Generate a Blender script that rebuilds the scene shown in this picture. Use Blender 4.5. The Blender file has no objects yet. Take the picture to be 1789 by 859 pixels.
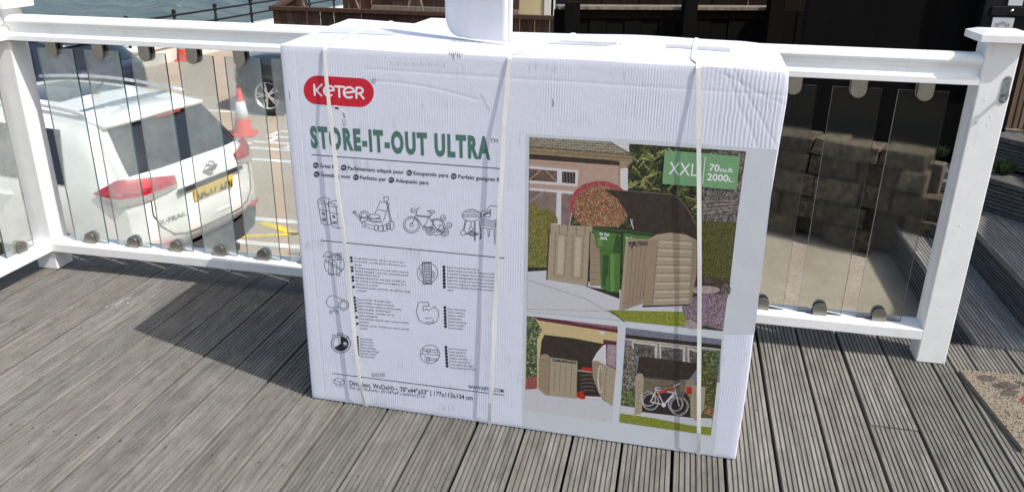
import bpy, bmesh, math, random
from mathutils import Vector, Matrix, Quaternion
R = math.radians
rnd = random.Random(7)
scene = bpy.context.scene
COL = scene.collection

# ------------------------------------------------------------------ camera
FOC, PCX, PCY = 1403.5, 894.5, 429.5            # focal length and centre in photograph pixels
CAM = Vector((0.0, 0.0, 1.422))
RIGHT = Vector((0.9799, 0.2025, 0.0139)); FWD = Vector((-0.1844, 0.9106, -0.3702))
FWD.normalize(); RIGHT = (RIGHT - FWD * RIGHT.dot(FWD)).normalized(); UP = RIGHT.cross(FWD)
cd = bpy.data.cameras.new('camera'); cam = bpy.data.objects.new('camera', cd); COL.objects.link(cam)
cam.matrix_world = Matrix(((RIGHT.x, UP.x, -FWD.x, CAM.x), (RIGHT.y, UP.y, -FWD.y, CAM.y), (RIGHT.z, UP.z, -FWD.z, CAM.z), (0, 0, 0, 1)))
cd.sensor_width = 36.0; cd.sensor_fit = 'HORIZONTAL'; cd.lens = FOC / 1789 * 36
cd.clip_start = 0.05; cd.clip_end = 9000
scene.camera = cam

# ------------------------------------------------------------------ light
SUN = Vector((0.596, -0.201, 0.777)).normalized()
elev = math.asin(SUN.z); azim = math.atan2(SUN.x, SUN.y)
world = bpy.data.worlds.new('World'); scene.world = world; world.use_nodes = True
wn = world.node_tree.nodes; wn.clear()
sky = wn.new('ShaderNodeTexSky'); sky.sky_type = 'NISHITA'; sky.sun_disc = False
sky.sun_elevation = elev; sky.sun_rotation = azim; sky.air_density = 1.25; sky.dust_density = 3.0; sky.ozone_density = 1.0
bg = wn.new('ShaderNodeBackground'); bg.inputs['Strength'].default_value = 0.15
wo = wn.new('ShaderNodeOutputWorld')
world.node_tree.links.new(sky.outputs[0], bg.inputs[0]); world.node_tree.links.new(bg.outputs[0], wo.inputs[0])
sl = bpy.data.lights.new('sun', 'SUN'); sl.energy = 3.7; sl.angle = R(0.53); sl.color = (1.0, 0.955, 0.89)
so = bpy.data.objects.new('sun', sl); COL.objects.link(so)
so.rotation_mode = 'QUATERNION'; so.rotation_quaternion = SUN.to_track_quat('Z', 'Y'); so.location = (4, -2, 6)
vs = scene.view_settings; vs.view_transform = 'Standard'; vs.look = 'None'; vs.exposure = 0.24; vs.gamma = 1.0
vs.use_curve_mapping = False
scene.cycles.max_bounces = 10; scene.cycles.transparent_max_bounces = 16
scene.cycles.caustics_refractive = False; scene.cycles.caustics_reflective = False
scene.cycles.use_denoising = True

# ------------------------------------------------------------------ material helpers
def nodemat(name):
    m = bpy.data.materials.new(name); m.use_nodes = True
    nt = m.node_tree; b = nt.nodes['Principled BSDF']
    return m, nt, b
def N(nt, t, **kw):
    n = nt.nodes.new(t)
    for k, v in kw.items():
        if k.startswith('i_'): n.inputs[k[2:].replace('_', ' ')].default_value = v
        else: setattr(n, k, v)
    return n
def L(nt, a, b): nt.links.new(a, b)
def ramp(nt, fac, stops):
    r = N(nt, 'ShaderNodeValToRGB'); e = r.color_ramp.elements
    while len(e) < len(stops): e.new(0.5)
    for el, (p, c) in zip(e, stops): el.position = p; el.color = (c[0], c[1], c[2], 1) if not isinstance(c, float) else (c, c, c, 1)
    if fac is not None: L(nt, fac, r.inputs[0])
    return r.outputs[0]
def coords(nt, scale=(1, 1, 1), rot=(0, 0, 0), src='Object'):
    tc = N(nt, 'ShaderNodeTexCoord'); mp = N(nt, 'ShaderNodeMapping')
    mp.inputs['Scale'].default_value = scale; mp.inputs['Rotation'].default_value = rot
    L(nt, tc.outputs[src], mp.inputs[0]); return mp.outputs[0]
def noise(nt, co, scale, detail=4, rough=0.55, dist=0.0):
    n = N(nt, 'ShaderNodeTexNoise'); n.inputs['Scale'].default_value = scale; n.inputs['Detail'].default_value = detail
    n.inputs['Roughness'].default_value = rough; n.inputs['Distortion'].default_value = dist
    L(nt, co, n.inputs['Vector']); return n.outputs['Fac']
def mixc(nt, fac, a, b, mode='MIX'):
    m = N(nt, 'ShaderNodeMix', data_type='RGBA', blend_type=mode)
    if isinstance(fac, (int, float)): m.inputs[0].default_value = fac
    else: L(nt, fac, m.inputs[0])
    for i, v in ((6, a), (7, b)):
        if isinstance(v, tuple): m.inputs[i].default_value = (v[0], v[1], v[2], 1)
        else: L(nt, v, m.inputs[i])
    return m.outputs[2]
def math_(nt, op, a, b=0.0, c=None):
    m = N(nt, 'ShaderNodeMath', operation=op)
    for i, v in enumerate((a, b, c)):
        if v is None: continue
        if isinstance(v, (int, float)): m.inputs[i].default_value = v
        else: L(nt, v, m.inputs[i])
    return m.outputs[0]
def bump(nt, b, h, strength=0.3, dist=0.002):
    bp = N(nt, 'ShaderNodeBump'); bp.inputs['Strength'].default_value = strength; bp.inputs['Distance'].default_value = dist
    L(nt, h, bp.inputs['Height']); L(nt, bp.outputs[0], b.inputs['Normal'])
def flat(name, c, rough=0.6, metal=0.0, var=0.12, scale=30.0, bmp=0.0, spec=0.5, coat=0.0):
    m, nt, b = nodemat(name)
    co = coords(nt); n = noise(nt, co, scale)
    lo = tuple(max(0, x * (1 - var)) for x in c); hi = tuple(min(1, x * (1 + var)) for x in c)
    L(nt, ramp(nt, n, [(0.3, lo), (0.7, hi)]), b.inputs['Base Color'])
    b.inputs['Roughness'].default_value = rough; b.inputs['Metallic'].default_value = metal
    b.inputs['Specular IOR Level'].default_value = spec; b.inputs['Coat Weight'].default_value = coat
    if bmp: bump(nt, b, n, bmp, 0.003)
    return m
def foliage(name, stops, scale, rough=0.8, w=0.6, ns=0.35):
    m, nt, b = nodemat(name); co = coords(nt)
    v = N(nt, 'ShaderNodeTexVoronoi'); v.inputs['Scale'].default_value = scale; L(nt, co, v.inputs['Vector'])
    sep = N(nt, 'ShaderNodeSeparateColor'); L(nt, v.outputs['Color'], sep.inputs[0])
    n = noise(nt, co, scale * ns, 4); f = math_(nt, 'MULTIPLY_ADD', sep.outputs[0], w, math_(nt, 'MULTIPLY', n, 1 - w))
    L(nt, ramp(nt, f, stops), b.inputs['Base Color']); b.inputs['Roughness'].default_value = rough
    return m

M = {}
# weathered grooved deck timber (each board is its own island)
def deckmat(name, axis='Y', tint=(1, 1, 1), dark=1.0):
    m, nt, b = nodemat(name)
    sc = (62, 2.4, 30) if axis == 'Y' else (3.2, 85, 30)
    co = coords(nt, sc); geo = N(nt, 'ShaderNodeNewGeometry')
    off = N(nt, 'ShaderNodeVectorMath', operation='ADD'); L(nt, co, off.inputs[0])
    cmb = N(nt, 'ShaderNodeCombineXYZ'); r10 = math_(nt, 'MULTIPLY', geo.outputs['Random Per Island'], 37.0)
    L(nt, r10, cmb.inputs[1]); L(nt, cmb.outputs[0], off.inputs[1])
    st = noise(nt, off.outputs[0], 1.0, 6, 0.65, 0.4)
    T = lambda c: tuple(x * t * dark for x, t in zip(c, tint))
    base = ramp(nt, st, [(0.28, T((0.100, 0.096, 0.089))), (0.5, T((0.174, 0.168, 0.156))), (0.74, T((0.252, 0.245, 0.229)))])
    perb = ramp(nt, geo.outputs['Random Per Island'], [(0.0, (0.70, 0.70, 0.70)), (0.35, (1.02, 1.0, 0.96)), (0.65, (0.86, 0.86, 0.87)), (1.0, (1.18, 1.17, 1.15))])
    base = mixc(nt, 1.0, base, perb, 'MULTIPLY')
    big = noise(nt, coords(nt), 2.3, 5, 0.6)
    base = mixc(nt, ramp(nt, big, [(0.42, 0.0), (0.72, 0.55)]), base, T((0.165, 0.160, 0.137)))
    mid = noise(nt, coords(nt, (26, 9, 26)), 1.0, 6, 0.75, 0.6)
    base = mixc(nt, 1.0, base, ramp(nt, mid, [(0.30, (0.70, 0.69, 0.67)), (0.5, (1.0, 1.0, 1.0)), (0.72, (1.24, 1.24, 1.24))]), 'MULTIPLY')
    sp = noise(nt, coords(nt), 110.0, 4, 0.75)
    base = mixc(nt, ramp(nt, sp, [(0.66, 0.0), (0.74, 0.5)]), base, T((0.5, 0.49, 0.46)))
    base = mixc(nt, ramp(nt, sp, [(0.27, 0.6), (0.35, 0.0)]), base, T((0.05, 0.046, 0.04)))
    L(nt, base, b.inputs['Base Color']); b.inputs['Roughness'].default_value = 0.85; b.inputs['Specular IOR Level'].default_value = 0.25
    bump(nt, b, st, 0.5, 0.0015)
    return m
M['deck'] = deckmat('weathered_deck')
M['deck_tread_lift'] = deckmat('weathered_deck_lifted', tint=(0.95, 0.95, 0.97), dark=1.45)  # tread copy of the deck timber, brightened to offset the shade there
M['deck_riser_shade'] = deckmat('weathered_deck_shaded', tint=(0.85, 0.86, 0.92), dark=0.8)  # riser and fascia copy, darker and bluer: shade put into the colour
M['screw'] = flat('screw_hole', (0.03, 0.027, 0.025), 0.7)
M['splash'] = flat('old_paint_splash', (0.50, 0.49, 0.46), 0.8, 0, .3, 200)
M['underdeck_dark'] = flat('dark_void', (0.02, 0.018, 0.016), 0.9)

def white_paint():
    m, nt, b = nodemat('white_gloss_paint')
    co = coords(nt); n = noise(nt, co, 14, 5, 0.6); n2 = noise(nt, co, 170, 3, 0.6)
    c = ramp(nt, n, [(0.25, (0.78, 0.785, 0.78)), (0.6, (0.84, 0.845, 0.84))])
    gst = noise(nt, coords(nt, (22, 22, 3)), 1.0, 6, 0.7)
    c = mixc(nt, ramp(nt, gst, [(0.55, 0.0), (0.78, 0.4)]), c, (0.56, 0.56, 0.52))
    c = mixc(nt, ramp(nt, n2, [(0.70, 0.0), (0.76, 0.45)]), c, (0.42, 0.40, 0.36))
    L(nt, c, b.inputs['Base Color']); b.inputs['Roughness'].default_value = 0.38
    g = noise(nt, coords(nt, (120, 120, 6)), 1.0, 4, 0.6)
    h = math_(nt, 'ADD', math_(nt, 'MULTIPLY', g, 0.5), n2); bump(nt, b, h, 0.18, 0.0012)
    return m
M['white'] = white_paint()
M['nickel'] = flat('brushed_nickel', (0.33, 0.32, 0.29), 0.36, 1.0, 0.1, 60)
M['rubber'] = flat('clamp_rubber', (0.02, 0.02, 0.02), 0.6)
M['galv'] = flat('galvanised_latch', (0.28, 0.30, 0.32), 0.55, 0.8, 0.5, 120)

def glass(name, clear, haze, tint, rough):
    m = bpy.data.materials.new(name); m.use_nodes = True; nt = m.node_tree; nt.nodes.remove(nt.nodes['Principled BSDF'])
    out = nt.nodes['Material Output']; co = coords(nt)
    if True:
        m1 = N(nt, 'ShaderNodeBsdfRefraction'); m1.inputs['IOR'].default_value = 1.02 if clear else 1.05; m1.inputs['Roughness'].default_value = rough; m1.inputs[0].default_value = (*tint, 1)
    df = N(nt, 'ShaderNodeBsdfDiffuse'); df.inputs[0].default_value = (0.82, 0.88, 0.85, 1)
    tl = N(nt, 'ShaderNodeBsdfTranslucent'); tl.inputs[0].default_value = (0.82, 0.88, 0.85, 1)
    md = N(nt, 'ShaderNodeMixShader'); md.inputs[0].default_value = 0.12; L(nt, df.outputs[0], md.inputs[1]); L(nt, tl.outputs[0], md.inputs[2])
    n = noise(nt, co, 9, 5, 0.65); n2 = noise(nt, co, 260, 2, 0.6)
    f = math_(nt, 'MULTIPLY', ramp(nt, n, [(0.25, haze * 0.65), (0.75, haze * 1.35)]), ramp(nt, n2, [(0.35, 0.92), (0.75, 1.15)]))
    m2 = N(nt, 'ShaderNodeMixShader'); L(nt, f, m2.inputs[0]); L(nt, m1.outputs[0], m2.inputs[1]); L(nt, md.outputs[0], m2.inputs[2])
    gl = N(nt, 'ShaderNodeBsdfGlossy'); gl.inputs['Roughness'].default_value = 0.06
    fr = N(nt, 'ShaderNodeFresnel'); fr.inputs['IOR'].default_value = 1.28 if clear else 1.16
    m3 = N(nt, 'ShaderNodeMixShader'); L(nt, fr.outputs[0], m3.inputs[0]); L(nt, m2.outputs[0], m3.inputs[1]); L(nt, gl.outputs[0], m3.inputs[2])
    L(nt, m3.outputs[0], out.inputs[0]); return m
M['glass'] = glass('salt_sky_hazed_glass', True, 0.34, (0.94, 0.975, 0.962), 0.16); M['glass_rear'] = glass('clean_glass', True, 0.0, (0.975, 0.99, 0.982), 0.16)  # left panes: salt film plus sky reflection, both put into the diffuse veil
M['glass_blur'] = glass('salt_frosted_glass', False, 0.012, (0.95, 0.965, 0.94), 0.27); M['glass_blur_rear'] = glass('frosted_glass_rear', False, 0.0, (0.95, 0.965, 0.94), 0.27)
M['glass_edge_pale'] = flat('pale_glass_edge', (0.42, 0.43, 0.40), 0.3)
M['glass_edge'] = flat('green_glass_edge', (0.06, 0.13, 0.12), 0.2)

# ------------------------------------------------------------------ mesh helpers
class MB:
    def __init__(s): s.v = []; s.f = []; s.m = []; s.cur = 0
    def mat(s, i): s.cur = i; return s
    def add(s, vs_, fs, m=None):
        o = len(s.v); s.v += [tuple(p) for p in vs_]
        for f in fs: s.f.append([o + i for i in f]); s.m.append(s.cur if m is None else m)
    def box(s, a, b, m=None, faces=None):
        x0, y0, z0 = a; x1, y1, z1 = b
        vs_ = [(x0, y0, z0), (x1, y0, z0), (x1, y1, z0), (x0, y1, z0), (x0, y0, z1), (x1, y0, z1), (x1, y1, z1), (x0, y1, z1)]
        s.add(vs_, [(0, 3, 2, 1), (4, 5, 6, 7), (0, 1, 5, 4), (1, 2, 6, 5), (2, 3, 7, 6), (3, 0, 4, 7)], m)
    def obox(s, c, ex, ey, ez, hx, hy, hz, m=None):
        c = Vector(c); vs_ = []
        for sz in (-1, 1):
            for sx, sy in ((-1, -1), (1, -1), (1, 1), (-1, 1)): vs_.append(c + ex * hx * sx + ey * hy * sy + ez * hz * sz)
        s.add(vs_, [(0, 3, 2, 1), (4, 5, 6, 7), (0, 1, 5, 4), (1, 2, 6, 5), (2, 3, 7, 6), (3, 0, 4, 7)], m)
    def tube(s, pts, r, n=10, m=None, cap=True):
        pts = [Vector(p) for p in pts]; rings = []; up = None
        rr = r if isinstance(r, (list, tuple)) else [r] * len(pts)
        for i, p in enumerate(pts):
            d = (pts[min(i + 1, len(pts) - 1)] - pts[max(i - 1, 0)]).normalized()
            a = d.orthogonal().normalized() if up is None else (up - d * up.dot(d)).normalized()
            up = a; b = d.cross(a)
            rings.append([p + (a * math.cos(t) + b * math.sin(t)) * rr[i] for t in [2 * math.pi * k / n for k in range(n)]])
        vs_ = [q for ring in rings for q in ring]; fs = []
        for i in range(len(pts) - 1):
            for k in range(n): fs.append((i * n + k, i * n + (k + 1) % n, (i + 1) * n + (k + 1) % n, (i + 1) * n + k))
        if cap: fs.append(tuple(range(n - 1, -1, -1))); fs.append(tuple((len(pts) - 1) * n + k for k in range(n)))
        s.add(vs_, fs, m)
    def lathe(s, prof, c=(0, 0, 0), axis=(0, 0, 1), n=24, m=None):
        c = Vector(c); ax = Vector(axis).normalized(); a = ax.orthogonal().normalized(); b = ax.cross(a)
        vs_ = []; fs = []
        for r, h in prof:
            for k in range(n):
                t = 2 * math.pi * k / n; vs_.append(c + ax * h + (a * math.cos(t) + b * math.sin(t)) * r)
        for i in range(len(prof) - 1):
            for k in range(n): fs.append((i * n + k, i * n + (k + 1) % n, (i + 1) * n + (k + 1) % n, (i + 1) * n + k))
        s.add(vs_, fs, m)
    def prism(s, poly, z0, z1, m=None):
        n = len(poly); vs_ = [(x, y, z0) for x, y in poly] + [(x, y, z1) for x, y in poly]
        s.add(vs_, [tuple(range(n - 1, -1, -1)), tuple(range(n, 2 * n))] + [(i, (i + 1) % n, n + (i + 1) % n, n + i) for i in range(n)], m)
    def sweep(s, prof, p0, p1, out, m=None):
        # profile (distance along out, z) swept from p0 to p1
        p0 = Vector(p0); p1 = Vector(p1); out = Vector(out); n = len(prof)
        vs_ = [p0 + out * a + Vector((0, 0, z)) for a, z in prof] + [p1 + out * a + Vector((0, 0, z)) for a, z in prof]
        s.add(vs_, [(i, (i + 1) % n, n + (i + 1) % n, n + i) for i in range(n)] + [tuple(range(n - 1, -1, -1)), tuple(range(n, 2 * n))], m)
    def build(s, name, mats, parent=None, smooth=False, bevel=0.0, loc=None, normals=True):
        me = bpy.data.meshes.new(name); me.from_pydata(s.v, [], s.f)
        for mm in (mats if isinstance(mats, (list, tuple)) else [mats]): me.materials.append(mm)
        me.polygons.foreach_set('material_index', s.m)
        if smooth: me.polygons.foreach_set('use_smooth', [True] * len(s.f))
        if normals:
            bm = bmesh.new(); bm.from_mesh(me); bmesh.ops.recalc_face_normals(bm, faces=bm.faces); bm.to_mesh(me); bm.free()
        o = bpy.data.objects.new(name, me); COL.objects.link(o)
        if parent: o.parent = parent
        if loc: o.location = loc
        if bevel:
            bv = o.modifiers.new('bevel', 'BEVEL'); bv.width = bevel; bv.segments = 2; bv.limit_method = 'ANGLE'; bv.angle_limit = R(50)
        return o
def thing(name, label, cat, loc=(0, 0, 0), rz=0.0, group=None):
    o = bpy.data.objects.new(name, None); COL.objects.link(o); o.empty_display_size = 0.1
    o.location = loc; o.rotation_euler = (0, 0, rz); tag(o, label, cat, group); return o
def tag(o, label, cat, group=None):
    o['label'] = label; o['category'] = cat
    if group: o['group'] = group
    return o
def struct(o): o['kind'] = 'structure'; return o
def copy_tree(o, parent=None):
    c = o.copy(); COL.objects.link(c)
    if parent: c.parent = parent
    for ch in list(o.children): copy_tree(ch, c)
    return c

# ------------------------------------------------------------------ setting: ground, sea
GZ = -1.8
def carpark_mat():
    m, nt, b = nodemat('sandy_concrete'); co = coords(nt)
    n = noise(nt, co, 0.8, 6, 0.6); n2 = noise(nt, co, 40, 4, 0.7)
    c = ramp(nt, n, [(0.3, (0.36, 0.285, 0.21)), (0.7, (0.46, 0.375, 0.285))])
    c = mixc(nt, ramp(nt, n2, [(0.35, 0.4), (0.6, 0.0)]), c, (0.19, 0.16, 0.125))
    L(nt, c, b.inputs['Base Color']); b.inputs['Roughness'].default_value = 0.9; bump(nt, b, n2, 0.3, 0.004); return m
M['carpark'] = carpark_mat()
g = MB(); g.prism([(-17.1, -60), (400, -60), (400, 400), (10.6, 400)], GZ - 0.6, GZ)
struct(g.build('car_park', M['carpark']))
def sea_mat():
    m, nt, b = nodemat('sea_water'); co = coords(nt)
    w1 = noise(nt, coords(nt, (0.5, 1.0, 1), (0, 0, R(25))), 0.55, 5, 0.6, 0.4); w2 = noise(nt, co, 2.6, 5, 0.65)
    base = ramp(nt, w1, [(0.3, (0.045, 0.072, 0.082)), (0.55, (0.085, 0.118, 0.118)), (0.75, (0.14, 0.17, 0.15))])
    fo = noise(nt, coords(nt, (0.35, 1.0, 1), (0, 0, R(25))), 0.9, 9, 0.72, 0.8)
    foam = ramp(nt, fo, [(0.645, 0.0), (0.70, 0.85)])
    L(nt, mixc(nt, foam, base, (0.72, 0.74, 0.74)), b.inputs['Base Color'])
    L(nt, ramp(nt, foam, [(0.0, 0.30), (1.0, 0.9)]), b.inputs['Roughness']); b.inputs['IOR'].default_value = 1.33
    h = math_(nt, 'MULTIPLY_ADD', w2, 0.35, w1); bump(nt, b, h, 1.0, 0.9); return m
M['sea'] = sea_mat()
s = MB(); s.add([(-4000, -3000, -5.2), (30, -3000, -5.2), (30, 4000, -5.2), (-4000, 4000, -5.2)], [(0, 1, 2, 3)])
struct(s.build('sea', M['sea']))
# waves close to the shore with real height
import math as _m
wv = MB(); nx, ny = 150, 110
def waveh(x, y):
    a = R(25); p = x * _m.cos(a) + y * _m.sin(a)
    q = -x * _m.sin(a) + y * _m.cos(a)
    return 0.22 * _m.sin(p * 0.62 + 1.3 * _m.sin(q * 0.11) + 0.5 * _m.sin(q * 0.37)) + 0.12 * _m.sin(p * 1.37 + 2.1 * _m.sin(q * 0.23 + 1)) + 0.06 * _m.sin(q * 1.1 + p * 0.7)
vs_ = []
for j in range(ny + 1):
    for i in range(nx + 1):
        x = -8.0 - 80 * (i / nx); y = 8 + 85 * (j / ny); e = min(1, 8 * min(i / nx + 0.1, 1 - i / nx, j / ny, 1 - j / ny))
        vs_.append((x, y, -4.95 + waveh(x, y) * e - 0.27 * (1 - min(1, e))))
wv.add(vs_, [(j * (nx + 1) + i, j * (nx + 1) + i + 1, (j + 1) * (nx + 1) + i + 1, (j + 1) * (nx + 1) + i) for j in range(ny) for i in range(nx)])
struct(wv.build('sea_waves', M['sea'], smooth=True))

# painted road markings
M['roadpaint'] = flat('worn_road_paint', (0.70, 0.69, 0.65), 0.8, 0, 0.25, 25)
M['yellowpaint'] = flat('worn_yellow_paint', (0.68, 0.50, 0.06), 0.8, 0, 0.25, 25)
rm = MB(); zz = GZ + 0.004
def strip(x0, y0, x1, y1, w, m):
    d = Vector((x1 - x0, y1 - y0)); d.normalize(); nn = Vector((-d.y, d.x)) * w / 2
    rm.add([(x0 + nn.x, y0 + nn.y, zz), (x0 - nn.x, y0 - nn.y, zz), (x1 - nn.x, y1 - nn.y, zz), (x1 + nn.x, y1 + nn.y, zz)], [(0, 1, 2, 3)], m)
for y, xa in ((13.15, -8.6), (10.37, -6.3), (8.05, -4.75), (7.34, -4.6)): strip(xa, y, 0.5, y + 0.05, 0.11, 0)
strip(-4.85, 7.95, -3.6, 7.30, 0.10, 1) if False else None
strip(-4.55, 7.95, -3.2, 7.35, 0.12, 1); strip(-4.75, 7.42, -3.3, 7.98, 0.09, 1)
for k, (xx, w) in enumerate(((-6.55, .9), (-6.5, 1.0), (-6.45, .9), (-6.4, .8))):      # worn lettering painted beside the bays
    y = 10.95 + 0.36 * k; strip(xx, y, xx + w, y + 0.01, 0.10, 0)
    strip(xx + 0.05 + 0.2 * (k % 2), y + 0.02, xx + 0.06 + 0.2 * (k % 2), y + 0.34, 0.09, 0); strip(xx + w - 0.15, y + 0.02, xx + w - 0.15, y + 0.34, 0.09, 0)
struct(rm.build('road_markings', [M['roadpaint'], M['yellowpaint']]))

# ------------------------------------------------------------------ deck
PITCH, X0 = 0.148, -0.36
def board(mb, xa, xb, y0, y1, z, n=9, rot=False, depth=0.0052, thick=0.028, m=None):
    # ridged board lying along Y (or along X when rot) with n grooves cut in its top
    w = xb - xa; p = w / n; prof = [(xa, z - thick)]
    prof.append((xa, z - 0.002)); prof.append((xa + 0.0015, z))
    for k in range(1, n):
        c = xa + k * p; a = p * 0.06; bq = p * 0.17
        prof += [(c - bq, z), (c - a, z - depth), (c + a, z - depth), (c + bq, z)]
    prof += [(xb - 0.0015, z), (xb, z - 0.002), (xb, z - thick)]
    q = len(prof)
    if rot: vs_ = [(y0, a, h) for a, h in prof] + [(y1, a, h) for a, h in prof]
    else: vs_ = [(a, y0, h) for a, h in prof] + [(a, y1, h) for a, h in prof]
    mb.add(vs_, [(i, (i + 1) % q, q + (i + 1) % q, q + i) for i in range(q)] + [tuple(range(q)), tuple(range(2 * q - 1, q - 1, -1))], m)
dk = MB(); YE = 2.965
for i in range(-17, 25):
    xa = X0 + i * PITCH + rnd.uniform(-0.0008, 0.0008); gap = rnd.choice((0.008, 0.010, 0.011))
    xb = X0 + (i + 1) * PITCH - gap; dz = rnd.uniform(-0.0012, 0.0012)
    ye = YE if i < 9 else 2.932
    n = 10 if i % 3 else 9
    if i == 7: board(dk, xa, xb, -1.4, 2.292, dz - 0.002, n); board(dk, xa + 0.002, xb + 0.001, 2.298, ye, dz, n)
    elif i == 9: board(dk, xa, xa + 0.062, -1.4, ye, dz, 4); board(dk, xa + 0.070, xb, -1.4, ye, dz, 5)
    else: board(dk, xa, xb, -1.4, ye, dz, n)
    for ys in (1.71, 2.30, 1.12, 0.5):
        for fr in (0.22, 0.73):
            x = xa + 0.143 * fr; r = 0.0032
            if i == 7 and ys == 2.30: continue
            dk.add([(x + r * math.cos(t), ys + rnd.uniform(-.002, .002) + r * math.sin(t), dz + 0.0009) for t in [k * 1.0472 for k in range(6)]], [tuple(range(6))], 1)
def ground(px_, py_):
    d = RIGHT * ((px_ - PCX) / FOC) - UP * ((py_ - PCY) / FOC) + FWD; t = -CAM.z / d.z; return CAM + d * t
for (px_, py_, n_) in ((200, 533, 5), (213, 529, 6), (222, 526, 4), (231, 532, 2), (248, 526, 1), (140, 538, 1)):       # splashes of old white paint
    gp = ground(px_, py_)
    for k in range(n_):
        x, y, r = gp.x + rnd.uniform(-.03, .03), gp.y + rnd.uniform(-.035, .035), rnd.uniform(.0014, .0036); st = rnd.uniform(1.5, 4.0)
        dk.add([(x + r * (1 + .3 * rnd.random()) * math.cos(t) * .7, y + r * st * math.sin(t), 0.0022) for t in [q * .6981 for q in range(9)]], [tuple(range(9))], 3)
dk.box((-2.86, -1.4, -0.20), (3.2, 2.92, -0.032), 2)          # one near-black slab: the dark under the boards put into colour
struct(dk.build('deck', [M['deck'], M['screw'], M['underdeck_dark'], M['splash']]))
dw = MB(); dw.box((-2.86, 2.925, GZ), (1.15, YE + 0.02, -0.034)); dw.box((-2.90, -1.4, GZ), (-2.861, 2.90, -0.034))
M['rendergrey'] = flat('grey_render', (0.22, 0.21, 0.19), 0.9, 0, 0.2, 6, 0.3)
tag(dw.build('deck_retaining_wall', M['rendergrey']), 'grey rendered retaining wall carrying the edge of the deck', 'retaining wall')

# terrace of concrete behind the right bay
def conc():
    m, nt, b = nodemat('rough_concrete'); co = coords(nt); n = noise(nt, co, 3, 6, 0.65); n2 = noise(nt, co, 60, 4, 0.7)
    c = ramp(nt, n, [(0.3, (0.24, 0.205, 0.16)), (0.7, (0.35, 0.31, 0.25))])
    c = mixc(nt, ramp(nt, n2, [(0.3, 0.6), (0.55, 0.0)]), c, (0.14, 0.115, 0.085)); c = mixc(nt, ramp(nt, n2, [(0.66, 0.0), (0.75, 0.5)]), c, (0.5, 0.45, 0.38))
    L(nt, c, b.inputs['Base Color']); b.inputs['Roughness'].default_value = 0.95; bump(nt, b, math_(nt, 'ADD', n, n2), 0.7, 0.008); return m
M['concrete'] = conc()
tr = MB(); tr.box((-0.55, 2.99, GZ), (5.0, 6.4, -0.17)); struct(tr.build('terrace', M['concrete']))

# ------------------------------------------------------------------ balustrade
def post_mesh(cx_, cy_, z1=1.114, h=0.0962, z0=0.0):
    mb = MB(); mb.box((cx_ - h / 2, cy_ - h / 2, z0), (cx_ + h / 2, cy_ + h / 2, z1)); return mb
def cap_mesh(cx_, cy_, z=1.113, h=0.162):
    mb = MB(); a = h / 2; bq = a - 0.026
    mb.box((cx_ - a, cy_ - a, z), (cx_ + a, cy_ + a, z + 0.022))
    lv = [(cx_ - a, cy_ - a, z + .022), (cx_ + a, cy_ - a, z + .022), (cx_ + a, cy_ + a, z + .022), (cx_ - a, cy_ + a, z + .022)]
    lt = [(cx_ - bq, cy_ - bq, z + .031), (cx_ + bq, cy_ - bq, z + .031), (cx_ + bq, cy_ + bq, z + .031), (cx_ - bq, cy_ + bq, z + .031)]
    mb.add(lv + lt + [(cx_, cy_, z + .034)], [(0, 1, 5, 4), (1, 2, 6, 5), (2, 3, 7, 6), (3, 0, 4, 7), (4, 5, 8), (5, 6, 8), (6, 7, 8), (7, 4, 8)]); return mb
YF = 2.75
bal = thing('glass_balustrade', 'white painted deck balustrade with narrow glass panels held in nickel clamps', 'balustrade', (0, YF, 0))
def bp(mb, name, mat, parent=None, bevel=0.0, smooth=False):
    p = parent or bal
    for k, v in enumerate(mb.v): mb.v[k] = (v[0], v[1] - YF, v[2])
    return mb.build(name, mat, p, smooth, bevel)
posts = [(-2.631, YF + 0.048 + 0.008), (-0.83, YF + 0.048), (0.9642, YF + 0.048), (-2.631, 0.9), (-2.631, -0.9)]
for k, (px_, py_) in enumerate(posts):
    zt_ = (1.098, 1.080, 1.113, 1.098, 1.098)[k]
    po = bp(post_mesh(px_, py_, zt_), 'post', M['white'], None, 0.004)
    bp(cap_mesh(px_, py_, zt_), 'post_cap', M['white'], po, 0.002)
RP = [(0.0, .979), (0.0, .998), (.003, 1.001), (.012, 1.004), (.0175, 1.012), (.019, 1.022), (.016, 1.031), (.010, 1.037), (.0055, 1.044), (.004, 1.052), (.006, 1.060), (.012, 1.067), (.022, 1.072), (.048, 1.074)]
RP = RP + [(0.096 - a, z) for a, z in reversed(RP[:-1])]
BR = [(0.0, .087), (0.0, .126), (0.095, .131), (0.095, .087)]
for xa, xb in ((-2.583, -0.878), (-0.782, 0.9162)):
    m1 = MB(); m1.sweep(RP, (xa, YF - 0.002, 0), (xb, YF - 0.002, 0), (0, 1, 0)); bp(m1, 'top_rail', M['white'], None, 0.0015)
    m2 = MB(); m2.sweep(BR, (xa, YF - 0.002, 0), (xb, YF - 0.002, 0), (0, 1, 0)); bp(m2, 'bottom_rail', M['white'], None, 0.003)
for ya, yb in ((0.948, YF + 0.008), (-0.85, 0.852)):
    m1 = MB(); m1.sweep(RP, (-2.583, ya, 0), (-2.583, yb, 0), (-1, 0, 0)); bp(m1, 'top_rail', M['white'], None, 0.0015)
    m2 = MB(); m2.sweep(BR, (-2.583, ya, 0), (-2.583, yb, 0), (-1, 0, 0)); bp(m2, 'bottom_rail', M['white'], None, 0.003)
YG = YF + 0.05
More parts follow.
